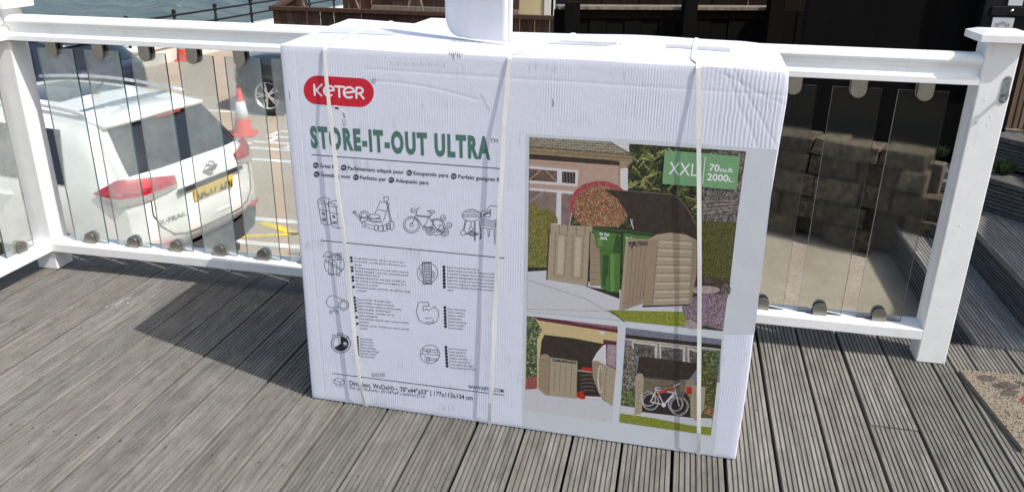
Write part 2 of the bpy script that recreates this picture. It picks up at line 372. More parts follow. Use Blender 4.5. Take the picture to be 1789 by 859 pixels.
def pane(cx_, w=0.15, along='X', z0=0.129, z1=0.947, mat='glass', lean=0.0):
    mb = MB(); t = 0.004; h = w / 2
    a, bq = (cx_ - h, YG - t, z0), (cx_ + h, YG + t, z1)
    if along == 'Y': a, bq = (-2.631 - t, cx_ - h, z0), (-2.631 + t, cx_ + h, z1)
    mb.box(a, bq); 
    fl = (2, 4) if along == 'X' else (3, 5)
    fr_ = 2 if along == 'X' else 3
    for k in range(6): mb.m[k] = 0 if k == fr_ else (2 if k in fl else 1)
    return bp(mb, 'glass_panel', [M[mat], M['glass_edge_pale' if mat == 'glass_blur' else 'glass_edge'], M[mat + '_rear']])
def clamp(cx_, top, along='X'):
    # two half-round cheeks either side of the glass on a small foot
    w = 0.024; prof = []
    if top: prof = [(-w, .9795), (-w, .945)] + [(-w * math.cos(t), .940 - w * math.sin(t)) for t in [math.pi * k / 12 for k in range(13)]] + [(w, .945), (w, .9795)]
    else: prof = [(-w, .1275), (-w, .150)] + [(-w * math.cos(t), .152 + w * math.sin(t)) for t in [math.pi * k / 12 for k in range(13)]] + [(w, .150), (w, .1275)]
    mb = MB(); n = len(prof)
    for (a, bq, mi, sc_) in ((-0.019, -0.0072, 0, 1), (-0.0071, -0.0042, 1, 0.96), (0.0042, 0.0071, 1, 0.96), (0.0072, 0.019, 0, 1)):
        def P(u, o, z):
            return (cx_ + u, YG + o, z) if along == 'X' else (-2.631 + -o, cx_ + u, z)
        zc = .9795 if top else .1275
        vs_ = [P(u * sc_, a, zc + (z - zc) * sc_) for u, z in prof] + [P(u * sc_, bq, zc + (z - zc) * sc_) for u, z in prof]
        mb.add(vs_, [tuple(range(n - 1, -1, -1)), tuple(range(n, 2 * n))] + [(i, (i + 1) % n, n + (i + 1) % n, n + i) for i in range(n)], mi)
    return bp(mb, 'glass_clamp', [M['nickel'], M['rubber']], None, 0.0015)
left_c = [(-2.418, .16), (-2.212, .155), (-2.010, .148), (-1.808, .147), (-1.612, .147), (-1.420, .15), (-1.22, .15), (-1.02, .15)]
for cx_, w in left_c:
    pane(cx_, w); clamp(cx_ + 0.002, False); clamp(cx_ - 0.004, True)
for k in range(8):
    cx_ = 0.776 - 0.2015 * k; pane(cx_, 0.151, mat='glass_blur'); clamp(cx_, False); clamp(cx_ + 0.002, True)
for k in range(8):
    cy_ = 2.632 - 0.205 * k; pane(cy_, 0.15, 'Y'); clamp(cy_, False, 'Y'); clamp(cy_, True, 'Y')
# latch plate with its bolt on the right post
lt = MB()
for (u0, u1, z0, z1) in ((.984, 1.003, .934, 1.006),): 
    prof = [(.994 + .011 * math.cos(t) * (1 if abs(math.cos(t)) > .1 else .1), .970 + (.030 if math.sin(t) > 0 else -.030) + .012 * math.sin(t)) for t in [2 * math.pi * k / 20 for k in range(20)]]
    n = len(prof); lt.add([(a, YF - .0025, z) for a, z in prof] + [(a, YF - .0002, z) for a, z in prof], [tuple(range(n)), tuple(range(2 * n - 1, n - 1, -1))] + [(i, (i + 1) % n, n + (i + 1) % n, n + i) for i in range(n)])
lt.tube([(.9945, YF - .001, .955), (.995, YF - .026, .957)], .0055, 10); lt.tube([(.995, YF - .024, .944), (.995, YF - .024, .968)], .004, 8)
for z in (.935, 1.006): lt.lathe([(.004, -.0025), (.0038, .001), (0.0001, .0018)], (.994, YF - .0025, z), (0, -1, 0), 10)
bp(lt, 'latch_plate', M['galv'], None)

for (x_, z_) in ((.945, .935), (.930, .885), (.972, .885), (.934, .862), (.968, .860), (.930, .780), (.957, .52), (.945, .21)):
    m_ = MB(); m_.lathe([(.0022, 0), (.0020, .0012), (.0001, .0016)], (x_, YF - .0001, z_), (0, -1, 0), 10); bp(m_, 'screw', M['white'] if z_ != .862 else M['galv'])
# ------------------------------------------------------------------ carton
BL = Vector((-1.066, 2.050, 0.0)); BRT = Vector((0.258, 2.018, 0.0)); CW = (BRT - BL).length; CANG = math.atan2(BRT.y - BL.y, BRT.x - BL.x)
CH, CD = 1.115, 0.455
EX = Vector((math.cos(CANG), math.sin(CANG), 0)); EY = Vector((-math.sin(CANG), math.cos(CANG), 0))
def face(px_, py_):
    # a reading of the photograph carried onto the carton's front, in metres from its lower left corner
    d = RIGHT * ((px_ - PCX) / FOC) - UP * ((py_ - PCY) / FOC) + FWD
    t = (BL - CAM).dot(EY) / d.dot(EY); p = CAM + d * t - BL
    return p.dot(EX), p.z
def cartonmat(name, base, rib, creases=True, rough=0.55):
    m, nt, b = nodemat(name); co = coords(nt)
    w = N(nt, 'ShaderNodeTexWave', wave_type='BANDS', bands_direction='X'); w.inputs['Scale'].default_value = 44; w.inputs['Distortion'].default_value = 0.6; w.inputs['Detail'].default_value = 1
    L(nt, co, w.inputs['Vector'])
    amp = noise(nt, co, 5.5, 4, 0.6); amp = ramp(nt, amp, [(0.46, 0.02), (0.70, 0.75)])
    fine = noise(nt, coords(nt, (1, 1, 2.2)), 210, 2, 0.5); lump = noise(nt, co, 13, 4, 0.55)
    h = math_(nt, 'MULTIPLY', math_(nt, 'MULTIPLY', w.outputs['Fac'], amp), rib)
    h = math_(nt, 'ADD', h, math_(nt, 'MULTIPLY', fine, 0.55)); h = math_(nt, 'ADD', h, math_(nt, 'MULTIPLY', lump, 1.2))
    sep = N(nt, 'ShaderNodeSeparateXYZ'); L(nt, co, sep.inputs[0])
    scf = None
    if creases:
        # creases pressed into the board: a long fold below the top edge and a wandering dent
        f1 = math_(nt, 'SUBTRACT', sep.outputs[2], math_(nt, 'MULTIPLY_ADD', sep.outputs[0], -0.008, 1.063))
        c1 = math_(nt, 'MULTIPLY', math_(nt, 'EXPONENT', math_(nt, 'MULTIPLY', math_(nt, 'MULTIPLY', f1, f1), -45000.0)), math_(nt, 'GREATER_THAN', sep.outputs[0], 0.24))
        wob = math_(nt, 'MULTIPLY', math_(nt, 'SINE', math_(nt, 'MULTIPLY', sep.outputs[0], 5.2)), 0.045)
        f2 = math_(nt, 'SUBTRACT', sep.outputs[2], math_(nt, 'ADD', wob, 0.985))
        win = math_(nt, 'MULTIPLY', math_(nt, 'GREATER_THAN', sep.outputs[0], 0.17), math_(nt, 'LESS_THAN', sep.outputs[0], 0.56))
        c2 = math_(nt, 'MULTIPLY', math_(nt, 'EXPONENT', math_(nt, 'MULTIPLY', math_(nt, 'MULTIPLY', f2, f2), -60000.0)), win)
        f3 = math_(nt, 'SUBTRACT', sep.outputs[0], 0.045)
        c3 = math_(nt, 'EXPONENT', math_(nt, 'MULTIPLY', math_(nt, 'MULTIPLY', f3, f3), -90000.0))
        h = math_(nt, 'SUBTRACT', h, math_(nt, 'MULTIPLY', c1, 0.45)); h = math_(nt, 'SUBTRACT', h, math_(nt, 'MULTIPLY', c2, 0.5)); h = math_(nt, 'SUBTRACT', h, math_(nt, 'MULTIPLY', c3, 0.3))
        # crushed corner: pressed ribs and slanting dents at the upper right
        mx = N(nt, 'ShaderNodeMapRange'); mx.inputs[1].default_value = 1.08; mx.inputs[2].default_value = 1.20; L(nt, sep.outputs[0], mx.inputs[0])
        mz = N(nt, 'ShaderNodeMapRange'); mz.inputs[1].default_value = 0.80; mz.inputs[2].default_value = 0.95; L(nt, sep.outputs[2], mz.inputs[0])
        msk = math_(nt, 'MULTIPLY', mx.outputs[0], mz.outputs[0])
        w2 = N(nt, 'ShaderNodeTexWave', wave_type='BANDS', bands_direction='X'); w2.inputs['Scale'].default_value = 30; w2.inputs['Distortion'].default_value = 2.2; w2.inputs['Detail'].default_value = 2; L(nt, co, w2.inputs['Vector'])
        h = math_(nt, 'ADD', h, math_(nt, 'MULTIPLY', math_(nt, 'MULTIPLY', w2.outputs['Fac'], msk), 0.6))
        for (kx, kz, kc, ww) in ((0.42, 1.0, 1.595, -30000.0), (1.0, 0.55, 1.790, -26000.0), (0.9, 0.62, 1.77, -40000.0)):
            fd = math_(nt, 'ADD', math_(nt, 'MULTIPLY_ADD', sep.outputs[0], kx, -kc), math_(nt, 'MULTIPLY', sep.outputs[2], kz)); fd = math_(nt, 'ADD', fd, math_(nt, 'MULTIPLY', lump, 0.02))
            h = math_(nt, 'SUBTRACT', h, math_(nt, 'MULTIPLY', math_(nt, 'MULTIPLY', math_(nt, 'EXPONENT', math_(nt, 'MULTIPLY', math_(nt, 'MULTIPLY', fd, fd), ww)), msk), 0.5))
        top = ramp(nt, sep.outputs[2], [(0.90, 0.0), (1.0, 1.0)])
        scf = math_(nt, 'MULTIPLY', noise(nt, coords(nt, (170, 1, 7)), 1.0, 3, 0.6), noise(nt, coords(nt, (7, 1, 16)), 1.0, 3, 0.5))
    L(nt, noise(nt, co, 3, 2), sep.inputs[0]) if False else None
    bump(nt, b, h, 0.55, 0.0016)
    c = mixc(nt, ramp(nt, lump, [(0.35, 0.0), (0.8, 0.35)]), base, tuple(x * 0.93 for x in base))
    if scf is not None:
        c = mixc(nt, ramp(nt, scf, [(0.33, 0.0), (0.42, 0.5)]), c, (0.42, 0.46, 0.47))
    L(nt, c, b.inputs['Base Color']); b.inputs['Roughness'].default_value = rough; b.inputs['Specular IOR Level'].default_value = 0.35
    return m
M['carton'] = cartonmat('white_carton', (0.70, 0.715, 0.825), 0.8)
M['panelwhite'] = cartonmat('coated_panel', (0.58, 0.61, 0.655), 0.12, False, 0.4)
M['brownboard'] = flat('bare_board', (0.33, 0.31, 0.30), 0.9, 0, 0.4, 60)
carton = thing('cardboard_box', 'large white printed cardboard box bound with straps standing on the deck', 'box', BL, CANG)
# body: a worn box, its edges softened and crushed
def carton_body():
    mb = MB(); nu, nv, nd = 66, 56, 22
    r2 = random.Random(3)
    nz = {}
    def wob(u, v, s_): return math.sin(u * 9.1 + s_) * math.sin(v * 7.3 + s_ * 2.1) + 0.5 * math.sin(u * 23 + v * 17 + s_ * 3)
    def P(u, d, v):
        x, y, z = u * CW, d * CD, v * CH
        # right top corner crushed, corners rounded, faces slightly bowed
        e = (1 - min(1, min(u, 1 - u) * CW / 0.02)) ; 
        er = 0.006 if v > 0.02 else 0.003
        k = max(0, 1 - math.hypot((1 - u) * CW / 0.09, (1 - v) * CH / 0.07))
        cr = 0.009 * k
        x -= cr * 0.6 * u; z -= cr * 0.55 * v; y += cr * 0.35 * (1 if d < 0.5 else -1)
        bow = 0.004 * math.sin(math.pi * u) * math.sin(math.pi * d) if v > 0.999 else 0
        z += bow + (0.0012 * wob(u * 1.2, d, 1.0) if v > 0.999 else 0)
        if v > 0.999: z += d * (0.006 + 0.016 * max(0, 1 - u * 3.2)) + 0.003 * d * math.sin(u * 11)
        if d < 0.001 and 0.02 < v < 0.999:
            y += 0.004 * max(0, (v - 0.9) / 0.1) * math.sin(u * 31) * max(0, u - 0.55) * (1 if v > 0.93 else 0)
        if u > 0.999: x += 0.006 * math.sin(v * 5 + 1) * math.sin(math.pi * v) + 0.010 * max(0, v - .6)
        if u < 0.001: x += 0.004 * math.sin(v * 4) * math.sin(math.pi * v)
        return (x, y, z)
    def sheet(fn, n1, n2):
        vs_ = [fn(i / n1, j / n2) for j in range(n2 + 1) for i in range(n1 + 1)]
        mb.add(vs_, [(j * (n1 + 1) + i, j * (n1 + 1) + i + 1, (j + 1) * (n1 + 1) + i + 1, (j + 1) * (n1 + 1) + i) for j in range(n2) for i in range(n1)])
    sheet(lambda a, b: P(a, 0, b), nu, nv); sheet(lambda a, b: P(a, 1, b), nu, nv)
    sheet(lambda a, b: P(a, b, 1), nu, nd); sheet(lambda a, b: P(a, b, 0), nu, nd)
    sheet(lambda a, b: P(0, a, b), nd, nv); sheet(lambda a, b: P(1, a, b), nd, nv)
    return mb
cb = carton_body()
me = cb.build('carton', M['carton'], carton, True, 0)
bm = bmesh.new(); bm.from_mesh(me.data); bmesh.ops.remove_doubles(bm, verts=bm.verts, dist=0.0035)
bmesh.ops.recalc_face_normals(bm, faces=bm.faces); bm.to_mesh(me.data); bm.free()
bv = me.modifiers.new('bevel', 'BEVEL'); bv.width = 0.005; bv.segments = 3; bv.limit_method = 'ANGLE'; bv.angle_limit = R(55)
OFF0 = 0.0004                                             # print stands this far off the board

def zf(ox, oy, sc_): return lambda *pts: [(ox + x / sc_, oy + y / sc_) for x, y in pts]
ID = lambda *p: list(p)
class Print:
    # flat ink shapes on the carton's front, one mesh
    def __init__(s, off): s.mb = MB(); s.off = off; s.k = 0; s.mats = []
    def mi(s, mat):
        if mat not in s.mats: s.mats.append(mat)
        return s.mats.index(mat)
    def poly(s, pts, mat, lift=True):
        if lift: s.k += 1
        o = -(s.off + s.k * 0.000008)
        q = [face(*p) for p in pts]
        s.mb.add([(u, o, v) for u, v in q], [tuple(range(len(q)))], s.mi(mat))
    def ell(s, cx_, cy_, rx, ry, mat, n=28, a0=0, a1=2 * math.pi):
        s.poly([(cx_ + rx * math.cos(a0 + (a1 - a0) * k / n), cy_ + ry * math.sin(a0 + (a1 - a0) * k / n)) for k in range(n)], mat)
    def line(s, pts, w, mat, closed=False, lift=False):
        if lift: s.k += 1
        q = [Vector(face(*p)) for p in pts]
        if closed: q.append(q[0])
        o = -(s.off + s.k * 0.000008)
        for i in range(len(q) - 1):
            a, bq = q[i], q[i + 1]; d = bq - a
            if d.length < 1e-6: continue
            d.normalize(); nn = Vector((-d.y, d.x)) * w / 2; ee = d * w * 0.35
            s.k += 0.02; o2 = -(s.off + s.k * 0.000008)
            s.mb.add([(p.x, o2, p.y) for p in (a - ee - nn, bq + ee - nn, bq + ee + nn, a - ee + nn)], [(0, 1, 2, 3)], s.mi(mat))
    def ring(s, cx_, cy_, rx, ry, w, mat, n=26, a0=0, a1=2 * math.pi):
        full = abs(a1 - a0) > 6.2
        s.line([(cx_ + rx * math.cos(a0 + (a1 - a0) * k / n), cy_ + ry * math.sin(a0 + (a1 - a0) * k / n)) for k in range(n + (0 if full else 1))], w, mat, full)
    def stroke(s, pts, w, mat, n=10):
        # round-ended pen stroke
        s.k += 1; q = [Vector(face(*p)) for p in pts]; o = -(s.off + s.k * 0.000008); mi = s.mi(mat)
        for i, a in enumerate(q):
            s.mb.add([(a.x + w / 2 * math.cos(t), o - 0.0000006 * i, a.y + w / 2 * math.sin(t)) for t in [2 * math.pi * k / n for k in range(n)]], [tuple(range(n))], mi)
        for i in range(len(q) - 1):
            a, bq = q[i], q[i + 1]; d = (bq - a).normalized(); nn = Vector((-d.y, d.x)) * w / 2
            s.mb.add([(p.x, o - 0.000004 - 0.0000006 * i, p.y) for p in (a - nn, bq - nn, bq + nn, a + nn)], [(0, 1, 2, 3)], mi)
    def text(s, body, p0, p1, hpx, mat, bold=0.0, spacing=1.0):
        # lettering between two baseline points, hpx tall
        s.k += 1
        cu = bpy.data.curves.new('lettering', 'FONT'); cu.body = body; cu.size = 1.0; cu.offset = bold; cu.resolution_u = 3; cu.space_character = spacing
        ob = bpy.data.objects.new('lettering', cu); tm = bpy.data.meshes.new_from_object(ob); 
        xs = [v.co.x for v in tm.vertices]; ys = [v.co.y for v in tm.vertices]
        a = Vector(face(*p0)); bq = Vector(face(*p1)); top = Vector(face(p0[0], p0[1] - hpx))
        caph = 0.729; d = (bq - a); ln = d.length; d.normalize(); nn = Vector((-d.y, d.x)); sx = ln / (max(xs) - min(xs)); sy = (top - a).length / caph; x0 = min(xs)
        o = -(s.off + s.k * 0.000008); vs_ = []
        for v in tm.vertices:
            p = a + d * ((v.co.x - x0) * sx) + nn * (v.co.y * sy); vs_.append((p.x, o, p.y))
        s.mb.add(vs_, [tuple(f.vertices) for f in tm.polygons], s.mi(mat))
        bpy.data.objects.remove(ob); bpy.data.curves.remove(cu); bpy.data.meshes.remove(tm)
    def build(s, name, label=None, parent=None):
        o = s.mb.build(name, s.mats, parent or carton)
        if label: o['label'] = label
        return o
def ink(name, c, rough=0.5): M[name] = flat('ink_' + name, c, rough, 0, 0.06, 120); return M[name]
INK = ink('navy', (0.018, 0.018, 0.04)); RED = ink('red', (0.56, 0.008, 0.03)); GREEN = ink('green', (0.07, 0.175, 0.14)); WHITE = ink('white', (0.78, 0.78, 0.82)); LAB = ink('label_green', (0.165, 0.33, 0.165))

# --- brand badge
pr = Print(OFF0); Z = zf(480, 60, 4.295)
def pill(x0, y0, x1, y1, x2, y2, x3, y3, n=14):
    # rounded bar between left cap (top, bottom) and right cap (top, bottom)
    out = []
    lc = ((x0 + x3) / 2, (y0 + y3) / 2); rc = ((x1 + x2) / 2, (y1 + y2) / 2)
    for k in range(n + 1):
        t = -math.pi / 2 + math.pi * k / n; hh = (y2 - y1) / 2; out.append((rc[0] + hh * 0.96 * math.cos(t), rc[1] + hh * math.sin(t)))
    for k in range(n + 1):
        t = math.pi / 2 + math.pi * k / n; hh = (y3 - y0) / 2; out.append((lc[0] + hh * 0.96 * math.cos(t), lc[1] + hh * math.sin(t)))
    return out
pr.poly(Z(*pill(318, 310, 640, 330, 640, 546, 324, 526)), RED)
badge = pr.build('brand_badge')
pr = Print(OFF0 + 0.0001); SW = 0.0058
pr.stroke(Z((296, 380), (301, 455)), SW, WHITE); pr.stroke(Z((352, 378), (312, 420), (350, 460)), SW, WHITE)
def e_let(cx_, cy_, r):
    pr.stroke(Z((cx_ - r * .78, cy_ + r * .1), (cx_ + r * .80, cy_ - r * .12)), SW, WHITE)
    pr.stroke(Z(*[(cx_ + r * math.cos(t), cy_ + r * .98 * math.sin(t)) for t in [-0.12 - k * 0.37 for k in range(15)]]), SW, WHITE)
e_let(407, 425, 38); e_let(558, 437, 40)
pr.stroke(Z((450, 391), (522, 396)), SW, WHITE); pr.stroke(Z((482, 393), (486, 470)), SW, WHITE)
pr.stroke(Z((614, 478), (612, 402), (640, 400), (658, 410), (662, 428), (648, 442), (628, 444)), SW, WHITE); pr.stroke(Z((636, 444), (668, 482)), SW, WHITE)
pr.build('badge_lettering', None, badge)
pr = Print(OFF0); pr.ring(653, 142, 3.8, 4.0, 0.0010, GREEN); pr.text('R', (651.3, 144.3), (655, 144.6), 4.6, GREEN); pr.build('registered_mark')
# --- heading
pr = Print(OFF0); pr.text('STORE-IT-OUT ULTRA', (544, 256), (857, 276.5), 35.5, GREEN, 0.055, 1.24); pr.text('TM', (856.5, 249), (869.5, 250), 8, GREEN); pr.build('heading_lettering')
# --- rules
pr = Print(OFF0)
for pa, pb in (((545, 270.3), (876, 294.6)), ((560, 419.5), (881, 450.5)), ((581, 651.5), (880, 689.5))): pr = Print(OFF0); pr.line([pa, pb], 0.0022, INK); pr.build('rule_line')
# --- languages line
pr = Print(OFF0); Zh = zf(530, 200, 4.835)
def disc(x, y, t, r=24):
    p = Zh((x, y))[0]; rr = r / 4.835; pr.ell(p[0], p[1], rr, rr * 1.03, INK, 18); pr.text(t, (p[0] - 3.0, p[1] + 1.9), (p[0] + 3.0, p[1] + 2.3), 4.0, WHITE)
for (x, y, t) in ((106, 429, 'EN'), (341, 449, 'FR'), (895, 492, 'ES'), (1271, 521, 'DE'), (113, 504, 'NL'), (445, 530, 'IT'), (744, 553, 'PT')): disc(x, y, t)
def ht(body, x0, y0, x1, y1, h=33): pr.text(body, Zh((x0, y0))[0], Zh((x1, y1))[0], h / 4.835, INK, 0.012)
ht('Great for', 140, 446, 292, 457); ht('Parfaitement adapté pour', 377, 466, 850, 502); ht('Estupendo para', 932, 508, 1225, 530); ht('Perfekt geeignet fü', 1309, 538, 1668, 566)
ht('Geweldig voor', 148, 521, 402, 540); ht('Perfetto per', 480, 545, 702, 563); ht('Adequado para', 779, 570, 1060, 592)
pr.build('language_lettering')

# --- line drawings
LWD = 0.0014
def icon(build):
    p = Print(OFF0); build(p); return p
Za = zf(535, 330, 8.589); Zb = zf(690, 340, 8.59); Zc = zf(540, 420, 7.81); Zd = zf(710, 440, 9.544); Ze = zf(520, 320, 3.579); Zg = zf(520, 500, 3.303); Zs = zf(530, 560, 5.368)
def LN(p, Zq, *pts, closed=False, w=LWD): p.line(Zq(*pts), w, INK, closed)
def rg(p, Zq, x, y, r, w=LWD, ry=None, a0=0, a1=2 * math.pi):
    q = Zq((x, y))[0]; e = Zq((x + r, y + (ry or r)))[0]; p.ring(q[0], q[1], e[0] - q[0], e[1] - q[1], w, INK, 26, a0, a1)
p = Print(OFF0)                                                                          # two bins
for dx, dy in ((0, 0), (160, 45)):
    t = lambda *q: [(x + dx, y + dy) for x, y in q]
    LN(p, Za, *t((175, 205), (230, 515), (340, 545), (375, 520), (335, 230)), w=LWD); LN(p, Za, *t((290, 225), (320, 535)))
    LN(p, Za, *t((165, 185), (195, 150), (270, 125), (350, 145), (330, 215), (285, 225), (175, 205), (165, 185))); LN(p, Za, *t((195, 165), (275, 180), (275, 210)))
    LN(p, Za, *t((195, 310), (300, 325), (345, 330)))
    for body, yy in (('96', 385), ('360', 475)): p.text(body, Za(*t((232 if body == '96' else 235, yy)))[0], Za(*t((280 if body == '96' else 300, yy + 8)))[0], 5.2, INK, 0.02)
p.build('bins_drawing')
p = Print(OFF0)                                                                          # mower and garden tools
LN(p, Za, (715, 345), (735, 325), (745, 345), (720, 365), (700, 350), (715, 330)); LN(p, Za, (720, 360), (820, 480)); LN(p, Za, (740, 345), (830, 450))
rg(p, Za, 875, 385, 72, ry=55); rg(p, Za, 870, 390, 45, ry=35); LN(p, Za, (810, 410), (815, 490), (850, 520)); LN(p, Za, (920, 400), (925, 470))
LN(p, Za, (1030, 380), (1110, 185), (1215, 205)); LN(p, Za, (1160, 480), (1230, 270), (1250, 215)); LN(p, Za, (1080, 310), (1200, 330))
LN(p, Za, (1160, 120), (1235, 120), (1230, 175), (1205, 195), (1175, 170), closed=True); LN(p, Za, (1205, 195), (1265, 490)); LN(p, Za, (1220, 195), (1285, 490))
LN(p, Za, (1240, 490), (1310, 485), (1320, 570), (1290, 615), (1255, 600), closed=True)
rg(p, Za, 1025, 410, 85, ry=32); LN(p, Za, (945, 430), (955, 470), (1000, 500), (1100, 490), (1130, 460)); LN(p, Za, (940, 415), (945, 440), (1110, 450), (1108, 410))
LN(p, Za, (850, 490), (930, 460), (1140, 500), (1140, 540)); LN(p, Za, (870, 560), (1040, 610)); LN(p, Za, (890, 520), (1030, 555)); rg(p, Za, 865, 525, 22, ry=40); rg(p, Za, 1052, 580, 24, ry=45)
for x, y in ((1120, 590), (1190, 580), (1235, 555)): LN(p, Za, (x - 35, y - 35), (x + 35, y - 35), (x + 28, y + 45), (x - 28, y + 45), closed=True)
p.build('mower_drawing')
p = Print(OFF0)                                                                          # bicycles
for r_ in (125, 100, 25): rg(p, Zb, 252, 450, r_)
rg(p, Zb, 630, 480, 122, a0=-2.4, a1=1.9, ry=125); rg(p, Zb, 632, 480, 98, a0=-2.4, a1=0.2, ry=105)
LN(p, Zb, (255, 445), (330, 265), (255, 262), (240, 240), (250, 205), (275, 200)); LN(p, Zb, (330, 265), (335, 220), (375, 185)); LN(p, Zb, (250, 245), (330, 215))
LN(p, Zb, (320, 305), (515, 325), (440, 490), (310, 345)); LN(p, Zb, (330, 320), (510, 340)); LN(p, Zb, (515, 325), (545, 265)); LN(p, Zb, (530, 330), (570, 275)); LN(p, Zb, (490, 240), (590, 238), (600, 260), (570, 280), (535, 262), (490, 248), closed=True)
LN(p, Zb, (515, 330), (600, 470)); LN(p, Zb, (440, 490), (590, 500)); rg(p, Zb, 445, 500, 30)
for r_ in (65, 42, 18): rg(p, Zb, 535, 540, r_); rg(p, Zb, 745, 560, r_)
LN(p, Zb, (535, 540), (580, 400), (560, 370)); LN(p, Zb, (575, 440), (640, 530), (745, 560)); LN(p, Zb, (640, 530), (690, 460)); LN(p, Zb, (650, 460), (710, 455)); LN(p, Zb, (640, 530), (690, 535)); rg(p, Zb, 645, 540, 25)
for x, y in ((723, 345), (815, 458)): rg(p, Zb, x, y, 39); p.text('x2', Zb((x - 20, y + 14))[0], Zb((x + 22, y + 16))[0], 3.6, INK)
p.text('+', Zb((760, 408))[0], Zb((780, 410))[0], 3, INK); p.build('bicycles_drawing')
p = Print(OFF0)                                                                          # barbecue and chairs
rg(p, Zb, 1150, 310, 140, ry=88); LN(p, Zb, (1015, 295), (1290, 300)); LN(p, Zb, (1020, 325), (1290, 330)); LN(p, Zb, (1060, 260), (1280, 265)); LN(p, Zb, (1120, 235), (1160, 215), (1205, 235))
LN(p, Zb, (1075, 375), (1040, 530)); LN(p, Zb, (1060, 375), (1025, 530)); LN(p, Zb, (1190, 405), (1192, 685), (1208, 685), (1205, 405)); LN(p, Zb, (1270, 390), (1285, 660)); LN(p, Zb, (1145, 405), (1140, 490)); rg(p, Zb, 1025, 570, 38); rg(p, Zb, 1140, 515, 30)
LN(p, Zb, (1065, 580), (1170, 620), (1260, 590), (1160, 545), closed=True)
for k in range(5): LN(p, Zb, (1085 + 20 * k, 588 + 8 * k), (1160 + 20 * k, 550 + 9 * k))
LN(p, Zb, (1565, 175), (1440, 165), (1410, 185), (1370, 235), (1290, 255), (1300, 330), (1275, 660), (1295, 660), (1310, 490), (1490, 520), (1500, 730), (1535, 735), (1545, 330), (1560, 230)); LN(p, Zb, (1325, 300), (1440, 215), (1430, 330), (1330, 330), closed=True)
for k in range(3): LN(p, Zb, (1335, 320 - 15 * k), (1380, 290 - 15 * k), (1435, 250 + 20 * k))
for k in range(4): LN(p, Zb, (1310, 360 + 30 * k), (1490, 395 + 30 * k), (1530, 360 + 30 * k))
LN(p, Zb, (1395, 515), (1400, 620), (1420, 620), (1425, 520)); LN(p, Zb, (1515, 420), (1520, 730)); p.build('barbecue_drawing')
p = Print(OFF0)                                                                          # no tools
rg(p, Zc, 345, 325, 137, ry=135); LN(p, Zc, (225, 260), (465, 395)); LN(p, Zc, (215, 280), (455, 415))
LN(p, Zc, (190, 215), (225, 165), (270, 152), (330, 178), (370, 175), (365, 235), (335, 210), (280, 225), (240, 205), (205, 222), closed=True)
LN(p, Zc, (275, 225), (265, 440), (280, 472), (330, 470), (335, 440), (310, 225)); LN(p, Zc, (300, 330), (300, 460))
LN(p, Zc, (370, 175), (438, 180), (440, 262), (330, 262), (315, 235)); LN(p, Zc, (330, 262), (380, 310), (380, 475), (420, 478), (425, 310), (440, 265))
for k in range(3): LN(p, Zc, (388 + 16 * k, 180), (390 + 16 * k, 258))
p.build('tools_drawing')
p = Print(OFF0)                                                                          # vent
rg(p, Zd, 353, 347, 172, ry=170); LN(p, Zd, (270, 168), (415, 168), (428, 528), (288, 534), closed=True, w=0.002)
for k in range(7): LN(p, Zd, (298 + k * 2, 195 + 48 * k), (390 + k * 2.5, 193 + 48 * k), (392 + k * 2.5, 222 + 48 * k), (300 + k * 2, 224 + 48 * k), closed=True)
for k in range(4): LN(p, Zd, (220, 270 + 35 * k), (275, 300 + 35 * k)); LN(p, Zd, (415, 310 + 35 * k), (480, 340 + 30 * k))
p.build('vent_drawing')
p = Print(OFF0)                                                                          # cloud, sun, rain
LN(p, Ze, (185, 760), (180, 735), (192, 712), (215, 700), (240, 705), (255, 715), (275, 720), (285, 735)); LN(p, Ze, (185, 760), (205, 775), (255, 775))
rg(p, Ze, 288, 760, 22)
LN(p, Ze, *[(288 + (36 if k % 2 else 29) * math.cos(k * math.pi / 10), 760 + (36 if k % 2 else 29) * math.sin(k * math.pi / 10)) for k in range(20)], closed=True)
for x, y in ((207, 803), (228, 790), (246, 803)): LN(p, Ze, (x, y - 12), (x + 8, y + 4), (x + 3, y + 11), (x - 5, y + 10), (x - 8, y + 3), closed=True)
p.build('weather_drawing')
p = Print(OFF0)                                                                          # arm
LN(p, Zg, (697, 92), (752, 90), (760, 112), (725, 112), (725, 140), (745, 128), (755, 140), (790, 115), (812, 140), (815, 170), (800, 205), (765, 216), (735, 212), (700, 195), (690, 160), (685, 145), closed=True); LN(p, Zg, (735, 180), (755, 186), (775, 178)); LN(p, Zg, (740, 205), (785, 208), (782, 188)); p.build('arm_drawing')
p = Print(OFF0)                                                                          # stop watch
rg(p, Zs, 352, 213, 90, ry=86, w=0.002); rg(p, Zs, 352, 213, 72, ry=69)
q = Zs((352, 213))[0]; p.poly([q] + [(q[0] + 13.0 * math.cos(t), q[1] + 12.6 * math.sin(t)) for t in [-1.6 + k * (math.pi * 1.33) / 22 for k in range(23)]], INK)
p.text('40', Zs((372, 220))[0], Zs((410, 223))[0], 4.0, WHITE, 0.03); p.text('min', Zs((378, 234))[0], Zs((408, 236))[0], 2.0, WHITE)
LN(p, Zs, (325, 132), (318, 112), (368, 108), (375, 132), closed=True); LN(p, Zs, (275, 150), (272, 132), (292, 126), (298, 138)); LN(p, Zs, (405, 152), (418, 142), (425, 160), (415, 166)); p.build('stopwatch_drawing')
p = Print(OFF0)                                                                          # shelves
rg(p, Zg, 764, 390, 57, ry=53); LN(p, Zg, (708, 388), (822, 396)); LN(p, Zg, (722, 360), (808, 366), (805, 390)); LN(p, Zg, (725, 358), (722, 386)); LN(p, Zg, (730, 402), (800, 420)); rg(p, Zg, 755, 372, 10); rg(p, Zg, 752, 422, 11); LN(p, Zg, (730, 372), (800, 378)); LN(p, Zg, (735, 420), (800, 428), (808, 410))
